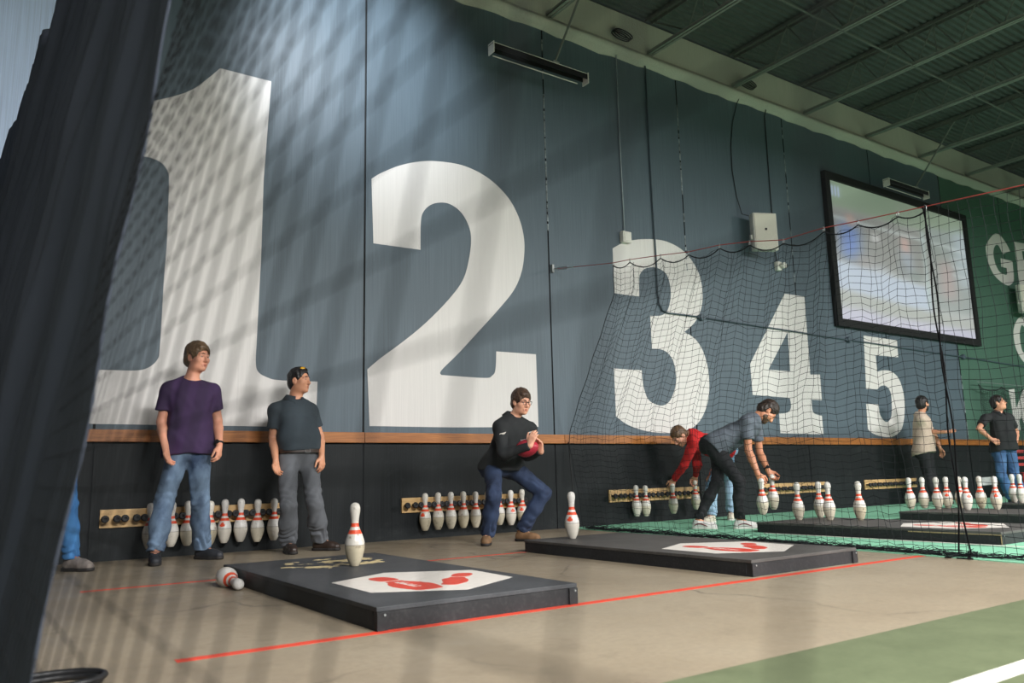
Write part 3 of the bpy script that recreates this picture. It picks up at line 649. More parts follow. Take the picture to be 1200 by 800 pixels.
# cable the net hangs from
b = MB(); pts = [anchor]+[(netx(h[1]), h[1], h[2]) for h in hooks]+[(netx(-5.37), -5.37, 2.415), (netx(-8.5), -8.5, 2.25)]
b.tube(pts, .0042, 6); o = b.build('net_cable', cable_red, smooth=True); tag(o, 'thin red cable running from the wall toward the camera, holding up the net', 'cable')
b = MB(); ap = np.asarray(anchor)
b.box(ap+np.array([-.05,-.02,-.05]), ap+np.array([-.02,.0195,.05]), 0, .003)
d = np.array(pts[1])-ap; d /= np.linalg.norm(d)
b.tube([ap+np.array([-.02,-.01,0]), ap+d*.05], .01, 6); 
for s in (-.014, .014): b.tube([ap+d*.05+np.array([0,0,s]), ap+d*.25+np.array([0,0,s])], .005, 6)
b.tube([ap+d*.25, ap+d*.36], .007, 6)
tag(b.build('turnbuckle', steel), 'small metal turnbuckle fixing the red cable to the wall', 'cable anchor')
# black rope pair joining the two panels
b = MB(); top = np.array([netx(yend), yend, zA]); 
for s, ph in ((-1, 0), (1, 1.4)):
    pts = []
    for k in range(60):
        v = k/59; z = top[2]*(1-v)+.015*v
        pts.append((top[0]-.012+s*(.012+.02*max(0, v-.55)*math.sin(v*9+ph)), top[1]-.01*v+s*(.012+.075*max(0, v-.62)**1.2)+.012*math.sin(v*17+ph*2), max(z, .012)))
    pts += [(top[0]-.06, top[1]+s*.05, .01), (top[0]-.12, top[1]+s*.09-.02, .01), (top[0]-.15, top[1]+s*.02, .012)]
    b.tube(pts, .0055, 6)
o = b.build('net_rope', rope_mat, smooth=True); tag(o, 'pair of thick black ropes hanging down the join in the net', 'rope')
# finer net close to the green wall
G = []
for i in range(92):
    x = 15.85+i*.062; col = []; sc_ = abs(math.sin((x-15.85)*PI/.95))
    for j in range(24):
        v = j/23; col.append((x+.012*math.sin(j*.7+i*.5), -.16+.03*math.sin(x*7+v*2), 1.10+(1.02-.10*sc_)*v))
    G.append(col)
e = empty('fine_net', (0, 0, 0), 0, 'fine dark net with a scalloped top in front of the green wall', 'net')
net_mesh('netting', net_far_mat, G, .0028, 3).parent = e
b = MB(); b.tube([g[-1] for g in G], .009, 5); b.build('border_rope', net_far_mat, e, True)
b = MB(); b.tube([(15.82, -.16, 2.17), (22, -.16, 2.17)], .006, 5); tag(b.build('net_wire', steel), 'thin wire above the fine net on the green wall', 'cable')
# black cable dangling beside the net's lower edge
pipe('loose_cord', [(5.98, -.052, 1.0), (6.0, -.06, .6), (6.02, -.06, .3), (6.03, -.09, .08), (6.1, -.18, .012), (6.25, -.3, .008)], .006, black_plastic, 'thin black cord hanging from the ledge to the floor by the net edge', 'cord')
# ------------------------------------------------------------------ curtain and the net right beside the camera
K, E0 = .20, .11
leanx = lambda z: E0+K*(z-CAM[2])
curtain_mat = None
t = NT('curtain_cloth'); wv = t.noise(260, t.mapped((1, 1, 1)), 2); big = t.noise(2.2, t.mapped((1, 1, .3)), 4)
t.color(t.ramp(big, [(.3, lin((52, 57, 67))), (.7, lin((64, 69, 80)))])); t.rough(.9); t.b.inputs['Specular IOR Level'].default_value = .1; t.bump(wv, .25, .002); curtain_mat = t.m
YE = -6.05; pe0, pe1 = ony(203, 0, YE), ony(37, 800, YE); xe = lambda z: pe1[0]+(pe0[0]-pe1[0])*(z-pe1[2])/(pe0[2]-pe1[2])
TOP = [(xe(3.2), YE), (.45, -4.4), (.29, -2.98), (.20, -1.6), (.11, -.35), (-.9, -.3)]
BOT = [(xe(0), YE), (-.05, -4.4), (-.12, -2.98), (-.22, -1.6), (-.35, -.35), (-1.2, -.3)]
def along(P, s):
    P = np.array(P); L = np.concatenate([[0], np.cumsum(np.linalg.norm(np.diff(P, axis=0), axis=1))]); q = s*L[-1]
    return np.array([np.interp(q, L, P[:, 0]), np.interp(q, L, P[:, 1])])
b = MB(); NU, NV = 420, 70; V = []
for i in range(NU+1):
    s = (i/NU)**1.35; tp, bt = along(TOP, s), along(BOT, s); L = 6.7*s
    for j in range(NV+1):
        v = j/NV; p = bt+(tp-bt)*v; ztp = 3.23-.15*max(0, (s-.6)/.4)-.05*abs(math.sin(L*3.3))*(1 if s > .02 else 0)+.02*math.sin(L*2)
        ph = L*8.5+.9*math.sin(v*2.3+L)+.5*math.sin(L*5)
        f = (.034*math.sin(ph)+.014*math.sin(ph*2.3+1)+.008*math.sin(L*60+v*9))*min(1, .2+L)*(1 if s < .6 else .6)
        f += .005*math.sin(v*37+L*11)*math.sin(L*23+v*5)
        V.append((p[0]+f, p[1]+.02*math.cos(ph), .01+ztp*v))
b.add(V, [(i*(NV+1)+j, (i+1)*(NV+1)+j, (i+1)*(NV+1)+j+1, i*(NV+1)+j+1) for i in range(NU) for j in range(NV)])
o = b.build('curtain', curtain_mat, smooth=True); md = o.modifiers.new('thickness', 'SOLIDIFY'); md.thickness = .004
tag(o, 'dark grey curtain hanging in folds at the left edge of the photo', 'curtain')
b = MB(); zs = np.linspace(.02, 3.6, 62)
# near net: twines lean with the curtain's edge, rows run toward the wall
sv, sh = .042, .055
for k in range(int(3.0/sv)):
    z = .03+k*sv; pts = [(leanx(z)+.002*math.sin(y*5+k), y, z+.003*math.sin(y*3+k*1.3)) for y in np.arange(YE+.02, -8.4, -.07)]; b.tube(pts, .0008, 4, cap=False)
y = YE+.01
while y > -8.4:
    pts = [(leanx(z)+.002*math.sin(z*3+y*9), y+.003*math.sin(z*3+y*20), z) for z in zs]; b.tube(pts, .0009, 4, cap=False); y -= sh
for k in range(int(2.4/sv)):
    z = .03+k*sv; y = YE+.01
    while y > -8.0:
        c = np.array((leanx(z)+.002*math.sin(z*3+y*9), y+.003*math.sin(z*3+y*20), z)); r = .0015
        b.add([c+r*np.array(q) for q in ((1,0,0),(-1,0,0),(0,1,0),(0,-1,0),(0,0,1),(0,0,-1))], [(0,2,4),(2,1,4),(1,3,4),(3,0,4),(2,0,5),(1,2,5),(3,1,5),(0,3,5)]); y -= sh
o = b.build('foreground_net', near_net_mat); tag(o, 'out of focus black net in the foreground right of the grey curtain', 'net')
# coil of black cable on the floor
b = MB()
for q in range(2): b.tube([(.29+(.14+.012*q)*math.cos(t), -4.57+(.10+.01*q)*math.sin(t), .011+.014*q) for t in np.linspace(0, 2*PI, 40)[:-1]], .010, 8, 0, True, True)
tag(b.build('cable_coil', black_plastic, smooth=True), 'loop of black cable on the floor in the bottom left corner', 'cable')
# ================================================================== LIGHT
w = bpy.data.worlds.new('world'); SC.world = w; w.use_nodes = True
w.node_tree.nodes['Background'].inputs['Color'].default_value = (.60, .68, .80, 1); w.node_tree.nodes['Background'].inputs['Strength'].default_value = .075
def area(name, loc, tgt, sx, sy, power, col=(1, 1, 1)):
    L = bpy.data.lights.new(name, 'AREA'); L.shape = 'RECTANGLE'; L.size = sx; L.size_y = sy; L.energy = power; L.color = col
    o = bpy.data.objects.new(name, L); COL.objects.link(o); o.location = loc
    o.rotation_euler = (Vector(tgt)-Vector(loc)).to_track_quat('-Z', 'Y').to_euler(); return o
area('hall_light', (2, -11, 4.9), (2, -10.62, 0), 3.4, .9, 2000, (1, .985, .965))
area('hall_light', (9.5, -11, 4.9), (9.5, -10.62, 0), 3.4, .9, 2000, (1, .985, .965))
area('hall_light', (17, -11, 4.9), (17, -10.62, 0), 3.4, .9, 2000, (1, .985, .965))
L = bpy.data.lights.new('wall_spot', 'SPOT'); L.energy = 580; L.color = (.88, .93, 1); L.spot_size = math.radians(74); L.spot_blend = .9; L.shadow_soft_size = .15
o = bpy.data.objects.new('wall_spot', L); COL.objects.link(o); o.location = (3.0, -2.2, 5.9); o.rotation_euler = (Vector((3.3, 0, 5.1))-Vector(o.location)).to_track_quat('-Z', 'Y').to_euler()
SC.view_settings.view_transform = 'Standard'; SC.view_settings.look = 'None'; SC.view_settings.exposure = 0.0; SC.view_settings.gamma = 1; SC.view_settings.use_curve_mapping = False
SC.render.film_transparent = False
try: SC.cycles.use_denoising = True; SC.cycles.max_bounces = 8
except Exception: pass
# ================================================================== PEOPLE
def nrm(v): v = np.asarray(v, float); return v/(np.linalg.norm(v)+1e-12)
class Field:
    """signed-distance grid: shapes are blended into it, then skinned as one continuous surface"""
    def __init__(s, pts, h, pad=.16):
        pts = np.asarray(pts, float); s.h = h; s.lo = pts.min(0)-pad; s.lo[2] = max(s.lo[2], -.03)
        s.n = np.ceil((pts.max(0)+pad-s.lo)/h).astype(int)+1; s.a = np.full(s.n, 1.0, np.float32)
    def reg(s, lo, hi, m):
        i0 = np.maximum(0, np.floor((np.asarray(lo)-m-s.lo)/s.h).astype(int)); i1 = np.minimum(s.n, np.ceil((np.asarray(hi)+m-s.lo)/s.h).astype(int)+1)
        if (i1 <= i0).any(): return None, None
        sl = tuple(slice(a, b) for a, b in zip(i0, i1))
        ax = [(s.lo[d]+s.h*np.arange(i0[d], i1[d])).astype(np.float32) for d in range(3)]
        return sl, (ax[0][:, None, None], ax[1][None, :, None], ax[2][None, None, :])
    def put(s, sl, d, k):
        o = s.a[sl]
        if k <= 0: s.a[sl] = np.minimum(o, d); return
        hh = np.clip(.5+.5*(o-d)/k, 0, 1); s.a[sl] = o*(1-hh)+d*hh-k*hh*(1-hh)
    def sub(s, sl, d, k):
        o = s.a[sl]
        if k <= 0: s.a[sl] = np.maximum(o, -d); return
        hh = np.clip(.5-.5*(o+d)/k, 0, 1); s.a[sl] = o*(1-hh)+(-d)*hh+k*hh*(1-hh)
    def tc(s, a, b, ra, rb, k=.02, flat=None, fs=1., cap=False, sub=False):
        a = np.asarray(a, float); b = np.asarray(b, float); R = max(ra, rb)
        sl, P = s.reg(np.minimum(a, b)-R, np.maximum(a, b)+R, k+3*s.h)
        if sl is None: return
        ab = b-a; L2 = ab@ab+1e-12; q = [P[i]-a[i] for i in range(3)]
        t0 = (q[0]*ab[0]+q[1]*ab[1]+q[2]*ab[2])/L2; t = np.clip(t0, 0, 1)
        q = [q[i]-t*ab[i] for i in range(3)]
        if flat is not None:
            f = nrm(flat); c = (q[0]*f[0]+q[1]*f[1]+q[2]*f[2])*(1/fs-1); q = [q[i]+c*f[i] for i in range(3)]
        d = np.sqrt(q[0]**2+q[1]**2+q[2]**2)-(ra+(rb-ra)*t)
        if flat is not None: d = d*(.5+.5*fs)
        if cap: d = np.maximum(d, (t0-1)*math.sqrt(L2))
        (s.sub if sub else s.put)(sl, d, k)
    def ell(s, c, r, A=None, k=.02, sub=False):
        c = np.asarray(c, float); r = np.asarray(r, float); A = np.eye(3) if A is None else np.asarray(A); R = r.max()
        sl, P = s.reg(c-R, c+R, k+3*s.h)
        if sl is None: return
        q = [P[i]-c[i] for i in range(3)]; l = [A[j][0]*q[0]+A[j][1]*q[1]+A[j][2]*q[2] for j in range(3)]
        k0 = np.sqrt(sum((l[j]/r[j])**2 for j in range(3))); k1 = np.sqrt(sum((l[j]/r[j]**2)**2 for j in range(3)))
        (s.sub if sub else s.put)(sl, k0*(k0-1)/(k1+1e-9), k)
    def plane(s, p, n):           # keep the side the normal points away from
        n = nrm(n); sl, P = s.reg(s.lo, s.lo+s.h*s.n, 0)
        s.a = np.maximum(s.a, (P[0]-p[0])*n[0]+(P[1]-p[1])*n[1]+(P[2]-p[2])*n[2]).astype(np.float32)
    def wrinkle(s, amp, f, seed=0, st=(1, 1, 1), band=.04):
        I = np.nonzero(np.abs(s.a) < band); P = [(s.lo[d]+s.h*I[d])*st[d] for d in range(3)]; r = np.random.default_rng(seed); v = np.zeros(len(I[0]))
        for o in range(5):
            d = nrm(r.normal(size=3)); d2 = nrm(r.normal(size=3)); ff = f*(1.0+.55*o)
            v += np.sin(ff*(P[0]*d[0]+P[1]*d[1]+P[2]*d[2])+2.2*np.sin(ff*.45*(P[0]*d2[0]+P[1]*d2[1]+P[2]*d2[2])+r.uniform(0, 6))+r.uniform(0, 6))/(1+.4*o)
        s.a[I] += (amp*v*.45).astype(np.float32)
    def mesh(s, name, mat, parent=None, relax=1):
        a = s.a; S = a < 0; c = [(i, j, k) for i in (0, 1) for j in (0, 1) for k in (0, 1)]
        n = np.array(a.shape)-1; cnt = np.zeros(n, np.int8)
        for (i, j, k) in c: cnt += S[i:i+n[0], j:j+n[1], k:k+n[2]]
        I = np.array(np.nonzero((cnt > 0) & (cnt < 8))); m = I.shape[1]
        acc = np.zeros((3, m)); num = np.zeros(m); cv = {q: a[I[0]+q[0], I[1]+q[1], I[2]+q[2]] for q in c}
        for q in c:
            for d in range(3):
                if q[d] == 0:
                    w = list(q); w[d] = 1; w = tuple(w); v0, v1 = cv[q], cv[w]; x = (v0 < 0) != (v1 < 0)
                    t = np.where(x, v0/np.where(x, v0-v1, 1), 0)
                    for e in range(3): acc[e] += np.where(x, q[e]+(t if e == d else 0), 0)
                    num += x
        V = (s.lo[:, None]+s.h*(I+acc/num)).T; ID = np.full(n, -1, np.int32); ID[tuple(I)] = np.arange(m); Q = []
        for d in range(3):
            sl0 = [slice(1, -1)]*3; sl1 = [slice(1, -1)]*3; sl0[d] = slice(0, -1); sl1[d] = slice(1, None)
            A, B = S[tuple(sl0)], S[tuple(sl1)]; e1, e2 = [(1, 2), (2, 0), (0, 1)][d]
            for flip in (False, True):
                E = np.array(np.nonzero((A & ~B) if not flip else (~A & B)))
                if E.shape[1] == 0: continue
                base = E.copy(); base[e1] += 1; base[e2] += 1
                g = lambda o1, o2: ID[tuple(base[x]-(o1 if x == e1 else 0)-(o2 if x == e2 else 0) for x in range(3))]
                q = np.stack([g(1, 1), g(0, 1), g(0, 0), g(1, 0)], 1); Q.append(q[:, ::-1] if flip else q)
        Q = np.concatenate(Q); Q = Q[(Q >= 0).all(1)]
        for _ in range(relax):
            sm = np.zeros_like(V); ct = np.zeros(m)
            for k in range(4):
                for o in (1, 3): np.add.at(sm, Q[:, k], V[Q[:, (k+o) % 4]]); np.add.at(ct, Q[:, k], 1)
            V = .5*V+.5*sm/np.maximum(ct, 1)[:, None]
        me = bpy.data.meshes.new(name); me.vertices.add(m); me.vertices.foreach_set('co', V.astype(np.float32).ravel())
        nf = len(Q); me.loops.add(nf*4); me.loops.foreach_set('vertex_index', Q.astype(np.int32).ravel())
        me.polygons.add(nf); me.polygons.foreach_set('loop_start', np.arange(0, nf*4, 4, dtype=np.int32)); me.polygons.foreach_set('loop_total', np.full(nf, 4, np.int32))
        me.update(calc_edges=True); me.validate(); me.polygons.foreach_set('use_smooth', [True]*len(me.polygons)); me.materials.append(mat)
        o = bpy.data.objects.new(name, me); COL.objects.link(o)
        if parent is not None: o.parent = parent
        return o
WH = nrm([CF[0], CF[1], 0]); RH = nrm([CR[0], CR[1], 0]); UP = np.array([0, 0, 1.])
def ondh(x, y, dh):      # the point of a pixel's ray at a level distance dh in front of the camera
    r = ray(x, y); return CAM+r*dh/(r @ WH)
def hdep(P): return float((np.asarray(P)-CAM) @ WH)
def fdir(deg, pitch=0):   # 0 = toward the camera, 90 = toward the right of the photograph
    a = math.radians(deg); v = -WH*math.cos(a)+RH*math.sin(a); p = math.radians(pitch)
    return v*math.cos(p)+UP*math.sin(p)
def denim(name, a, b_):
    if name in MATS: return MATS[name]
    t = NT(name); n1 = t.noise(4.5, t.mapped((1, 1, .6)), 5, .6); n2 = t.noise(220, None, 2); 
    c = t.ramp(n1, [(.38, lin(a)), (.62, lin(b_))]); c = t.mix(mask(t, n2, .4, .6, 0, .2), c, lin(b_)); t.color(c); t.rough(.85); t.bump(n2, .2, .002); MATS[name] = t.m; return t.m
def cloth(name, rgb, var=.14, heather=None):
    if name in MATS: return MATS[name]
    t = NT(name); n1 = t.noise(6, None, 5, .6); n2 = t.noise(240, None, 2); c = lin(rgb)
    col = t.ramp(n1, [(.3, tuple(x*(1-var) for x in c[:3])+(1,)), (.7, tuple(x*(1+var) for x in c[:3])+(1,))])
    if heather: col = t.mix(mask(t, n2, .45, .6, 0, .5), col, lin(heather))
    t.color(col); t.rough(.85); t.bump(n2, .2, .002); MATS[name] = t.m; return t.m
def skin(name, rgb):
    if name in MATS: return MATS[name]
    t = NT(name); n1 = t.noise(14, None, 4); c = lin(tuple(min(255, v*1.07) for v in rgb))
    t.color(t.ramp(n1, [(.3, (c[0]*.9, c[1]*.84, c[2]*.82, 1)), (.7, c)])); t.rough(.5); t.b.inputs['Subsurface Weight'].default_value = .08
    t.b.inputs['Subsurface Radius'].default_value = (.012, .005, .003); MATS[name] = t.m; return t.m
def hairm(name, rgb):
    if name in MATS: return MATS[name]
    t = NT(name); n1 = t.noise(60, t.mapped((1, 1, .25)), 4); c = lin(rgb)
    t.color(t.ramp(n1, [(.3, tuple(x*.55 for x in c[:3])+(1,)), (.72, tuple(min(1, x*1.5) for x in c[:3])+(1,))])); t.rough(.5); t.bump(n1, .5, .004); MATS[name] = t.m; return t.m
eye_white = simple('eye_white', (176, 164, 154), .3, .02); iris_mat = simple('dark_iris', (44, 34, 28), .2, .02)
def along_ray(px, py, d0, fn):
    """depth on the pixel's ray that best fits the bone lengths"""
    best = None
    for dz in np.linspace(-.42, .42, 169):
        P = ondh(px, py, d0+dz); c = fn(P, dz)
        if best is None or c < best[0]: best = (c, P)
    return best[1]
def person(spec):
    s = spec; H = s.get('H', 1.78); q = H/1.8
    def foot(v):
        p = onz(v[0], v[1], 0.) if v[0] != 'D' else ondh(v[1], 500, v[2])
        return np.array([p[0], p[1], .085])
    ank = {k: foot(s[k.lower()+'ank']) for k in 'RL'}
    d0 = sum(hdep(ank[k]) for k in 'RL')/2+s.get('dd', 0)
    def J(v):
        if v[0] == 'Y': return ony(v[1], v[2], v[3])
        return ondh(v[0], v[1], d0+(v[2] if len(v) > 2 else 0))
    nb = J(s['neck']); head = J(s['head']); sh = {'R': J(s['rsh']), 'L': J(s['lsh'])}; hip = {'R': J(s['rhip']), 'L': J(s['lhip'])}
    wr = {'R': J(s['rwr']), 'L': J(s['lwr'])}; tip = {'R': J(s['rtip']), 'L': J(s['ltip'])}
    UA, FA, TH, SN = .285*q, .255*q, .425*q, .405*q
    knee = {}; elb = {}
    for k in 'RL':
        g = s[k.lower()+'knee']; gd = g[2] if len(g) > 2 else -.05
        knee[k] = along_ray(g[0], g[1], d0, lambda P, dz: (np.linalg.norm(P-hip[k])-TH)**2+(np.linalg.norm(P-ank[k])-SN)**2+.03*(dz-gd)**2)
        g = s[k.lower()+'el']; gd = g[2] if len(g) > 2 else 0
        elb[k] = along_ray(g[0], g[1], d0, lambda P, dz: (np.linalg.norm(P-sh[k])-UA)**2+(np.linalg.norm(P-wr[k])-FA)**2+.03*(dz-gd)**2)
    pel = (hip['R']+hip['L'])/2; U = nrm(nb-pel); Ls = np.linalg.norm(nb-pel)
    Ss = nrm(sh['R']-sh['L']); Sh = nrm(hip['R']-hip['L']); Fc = nrm(np.cross(U, Ss)); Fp = nrm(np.cross(U, Sh))
    if Fc @ fdir(s['face_body']) < 0: Fc = -Fc; Fp = -Fp
    if s.get('log'):
        f = np.linalg.norm; print(s['id'], 'd0 %.2f' % d0, 'spine %.2f sh %.2f hip %.2f' % (Ls, f(sh['R']-sh['L']), f(hip['R']-hip['L'])), 'ua', [round(f(sh[k]-elb[k])/UA, 2) for k in 'RL'], 'fa', [round(f(wr[k]-elb[k])/FA, 2) for k in 'RL'],
              'th', [round(f(hip[k]-knee[k])/TH, 2) for k in 'RL'], 'sn', [round(f(ank[k]-knee[k])/SN, 2) for k in 'RL'], 'ank', ank['R'].round(2), ank['L'].round(2), 'hand', [round(f(tip[k]-wr[k]), 2) for k in 'RL'], 'headz', round(head[2]+.12, 2), 'neck-head', round(f(head-nb), 2), 'pel', pel.round(2), 'Fc', Fc.round(2))
    # head frame
    Fh = fdir(*s['face']); roll = s.get('head_up', UP); Sx = nrm(np.cross(Fh, roll)); Uh = np.cross(Sx, Fh); A3 = np.array([Sx, Fh, Uh]); hs = q*s.get('hs', 1.0)
    h3 = lambda x, y, z: head+hs*(Sx*x+Fh*y+Uh*z)
    axc = lambda F: np.array([Ss, F, U])
    pts = list(sh.values())+list(hip.values())+list(knee.values())+list(ank.values())+list(elb.values())+list(wr.values())+list(tip.values())+[head, nb]
    for k in 'RL': pts.append(ank[k]-[0, 0, .08])
    bl = s.get('belly', 0.); bw = s.get('bw', 1.0)
    def torso(F, o, k=.06, cl=False):
        F.ell(pel+.03*U-.01*Fp, np.array([.150*bw, .102, .115])*q+o, np.array([Sh, Fp, U]), k)
        m = (pel+nb)/2; bow = s.get('bow', 0.)
        F.ell(pel+.36*Ls*U+Fc*(bl*.55-bow*.8), np.array([.138*bw+bl*.3, .088+bl*.75, .16])*q+o, axc(Fc), k)
        F.ell(pel+.68*Ls*U+Fc*(.005-bow), np.array([.150*bw, .102+bl*.2, .175])*q+o, axc(Fc), k)
        for kk in 'RL':
            i = 1 if kk == 'R' else -1
            F.tc(nb-.02*U-.02*Fc-Fc*bow*.3, sh[kk]-.0*Ss*i, .050*q+o*.6, .050*q+o, .05)
            F.ell(pel+.76*Ls*U+Ss*i*.065+Fc*(.045-bow), np.array([.078, .050, .085])*q+o*.8, axc(Fc), .07)
            F.ell(hip[kk]-Fp*.055-.02*U, np.array([.085, .085, .095])*q+o*.8, np.array([Sh, Fp, U]), .05)
    hv = s.get('h', .0052)
    F = Field(pts, hv); torso(F, 0.0)
    toe = {k: nrm(fdir(s[k.lower()+'toe'])) for k in 'RL'}
    for k in 'RL':
        F.tc(hip[k], knee[k], .078*q, .046*q, .04); kd = nrm(ank[k]-knee[k]); back = -toe[k]
        F.tc(knee[k], knee[k]+kd*.16*q+back*.01, .045*q, .045*q, .03); F.tc(knee[k]+kd*.16*q+back*.01, ank[k], .046*q, .034*q, .03)
        F.tc(ank[k], np.array([ank[k][0], ank[k][1], .045])+toe[k]*.10, .035, .03, .02)
        F.ell(sh[k], np.array([.056]*3)*q, None, .03)
        F.tc(sh[k], elb[k], .047*q, .038*q, .025); mid = elb[k]+(wr[k]-elb[k])*.3
        F.tc(elb[k], mid, .038*q, .041*q, .012); F.tc(mid, wr[k], .041*q, .026*q, .012)
    # hands
    for k in 'RL':
        d = nrm(tip[k]-wr[k]); hd = s[k.lower()+'hand']; n = np.asarray(hd['palm'], float); n = nrm(n-d*(n@d)); sd = np.cross(d, n) if k == 'R' else np.cross(n, d)
        cu = hd.get('curl', .35); g = 1.02*q; w0 = wr[k]
        F.tc(w0, w0+d*.022*g, .026*g, .028*g, .01, n, .72)
        off = (.030, .011, -.008, -.026)
        for o_, r_ in zip(off, (.013, .0135, .013, .012)): F.tc(w0+d*.018*g+sd*o_*.55*g, w0+d*(.088-.35*abs(o_-.008))*g+sd*o_*g, r_*1.1*g, r_*g, .012)
        for i, (o_, ln) in enumerate(zip(off, (.070, .080, .074, .058))):
            p = w0+d*(.088-.35*abs(o_-.008))*g+sd*o_*g; ang = cu*(.7+.12*i)*.7; spread = o_*(2.2 if not hd.get('tight') else .4)
            for j, (fr, r0, r1) in enumerate(((.44, .0102, .0094), (.31, .0094, .0086), (.25, .0086, .0072))):
                dd = nrm(d*math.cos(ang)+n*math.sin(ang)+sd*spread); e_ = p+dd*ln*fr*g; F.tc(p, e_, r0*g, r1*g, .003); p = e_; ang += cu*(.95 if j == 0 else .7)
        th = hd.get('thumb', .5); p = w0+d*.026*g+sd*.022*g+n*.006
        dd = nrm(d*.75+sd*.8+n*.35*th); e_ = p+dd*.040*g; F.tc(p, e_, .0150*g, .0120*g, .010)
        dd = nrm(d*.95+sd*.45*(1-th)+n*.55*th); e2 = e_+dd*.033*g; F.tc(e_, e2, .0115*g, .0102*g, .003)
        dd = nrm(d*.95+sd*.15*(1-th)+n*.8*th); F.tc(e2, e2+dd*.026*g, .0102*g, .0082*g, .003)
    # neck and head
    jaw = s.get('jaw', 1.0)
    F.tc(nb-.03*U, h3(0, -.022, -.06), .058*q*s.get('nk', 1), .052*q*s.get('nk', 1), .03)
    E = lambda c, r, k, sub=False: F.ell(h3(*c), np.array(r)*hs, A3, k, sub)
    E((0, -.014, .035), (.073, .094, .085), .02); E((0, .022, -.035), (.057*jaw, .066, .084), .03)
    E((0, .064, -.098), (.022*jaw, .020, .018), .03)
    for i in (-1, 1):
        E((i*.040*jaw, .012, -.068), (.018, .03, .028), .05); E((i*.043, .054, -.022), (.024, .024, .022), .03)
        E((i*.031, .098, .004), (.017, .016, .013), .012, True)
        E((i*.075, -.012, -.008), (.011, .021, .033), .006); E((i*.085, -.004, -.004), (.007, .010, .018), .004, True)
        F.tc(h3(0, .086, .020), h3(i*.042, .072, .024), .0105*hs, .009*hs, .012); F.tc(h3(i*.016, .083, .011), h3(i*.046, .074, .010), .0052*hs, .0045*hs, .006)
        F.tc(h3(i*.005, .096, -.034), h3(i*.014, .090, -.034), .010*hs, .008*hs, .008)
    F.tc(h3(0, .086, .012), h3(0, .107, -.030), .0085*hs, .0125*hs, .010)
    F.tc(h3(-.019, .081, -.062), h3(.019, .081, -.062), .007*hs, .007*hs, .008); F.tc(h3(-.016, .081, -.073), h3(.016, .081, -.073), .0075*hs, .0075*hs, .008)
    F.tc(h3(-.024, .090, -.0675), h3(.024, .090, -.0675), .0022*hs, .0022*hs, .004, sub=True)
    sk = skin('skin_'+s['id'], s.get('skin', (206, 152, 124)))
    body = F.mesh('person', sk, None, 1); tag(body, s['label'], 'person')
    # face parts
    for i in (-1, 1):
        b = MB(); bm = bmesh.new(); bmesh.ops.create_uvsphere(bm, u_segments=12, v_segments=8, radius=.0116*hs); c = h3(i*.031, .0722, .003)
        b.add([np.array(v.co)+c for v in bm.verts], [[v.index for v in f.verts] for f in bm.faces]); bm.free(); ey = b.build('eye', eye_white, body, True)
        b = MB(); c2 = c+Fh*.0062*hs; bm = bmesh.new(); bmesh.ops.create_uvsphere(bm, u_segments=10, v_segments=6, radius=.0066*hs); b.add([np.array(v.co)+c2 for v in bm.verts], [[v.index for v in f.verts] for f in bm.faces]); bm.free(); b.build('iris', iris_mat, ey, True)
        b = MB(); b.tube([h3(i*.014, .0965, .024), h3(i*.03, .0925, .030), h3(i*.046, .080, .025)], [.0028*hs, .0036*hs, .002*hs], 6); b.build('eyebrow', hairm('hair_'+s['id'], s['hair']), body, True)
    b = MB(); b.tube([h3(-.021, .083, -.0665), h3(-.008, .0895, -.063), h3(0, .0895, -.0645), h3(.008, .0895, -.063), h3(.021, .083, -.0665)], [.002, .0045, .004, .0045, .002], 6); b.tube([h3(-.017, .0835, -.072), h3(0, .0895, -.0745), h3(.017, .0835, -.072)], [.003, .0055, .003], 6); b.build('lips', simple('lips_'+s['id'], tuple(int(v*m) for v, m in zip(s.get('skin', (206, 152, 124)), (.86, .68, .68))), .45, .05), body, True)
    # hair
    hm = hairm('hair_'+s['id'], s['hair']); th = s.get('hair_t', .012)
    G = Field([head], .0042*hs, .17); hl = s.get('hairline', .062)
    G.ell(h3(0, -.016, .040), np.array([.074+th, .094+th*.9, .083+th*1.25])*hs, A3, .01)
    G.ell(h3(0, -.045, -.02), np.array([.066+th*.8, .065+th, .075])*hs, A3, .02)
    if s.get('fringe'): G.ell(h3(.012, .062, .082), np.array([.052, .036, .026])*hs, A3, .015)
    G.ell(h3(0, .085, hl-.088), np.array([.075, .088, .088])*hs, A3, .008, True)          # the face
    G.ell(h3(0, .045, -.075), np.array([.12, .075, .078])*hs, A3, .01, True)              # cheeks, jaw and sideburns end
    for i in (-1, 1): G.ell(h3(i*.086, -.004, -.012), np.array([.022, .026, .040])*hs, A3, .006, True)
    G.plane(h3(0, -.03, -.088), -Uh+.15*Fh)
    G.wrinkle(s.get('hair_w', .0035), 130, 3, (1, 1, .6)); G.mesh('hair', hm, body, 1)
    if s.get('beard'):
        G = Field([head], .0042*hs, .17); bt = s['beard']
        G.ell(h3(0, .022, -.037), np.array([.057*jaw+bt, .066+bt, .084+bt])*hs, A3, .02); G.ell(h3(0, .066, -.098), np.array([.024+bt, .022+bt, .020+bt])*hs, A3, .03)
        for i in (-1, 1): G.ell(h3(i*.043*jaw, .012, -.070), np.array([.020+bt, .03+bt, .028+bt])*hs, A3, .03)
        G.ell(h3(0, .06, .0), np.array([.11, .11, .050])*hs, A3, .01, True); G.ell(h3(0, .10, -.068), np.array([.025, .03, .013])*hs, A3, .006, True); G.plane(h3(0, -.012, 0), -Fh)
        G.wrinkle(.0025, 150, 5); G.mesh('beard', hairm('beard_'+s['id'], s.get('beard_c', s['hair'])), body, 1)
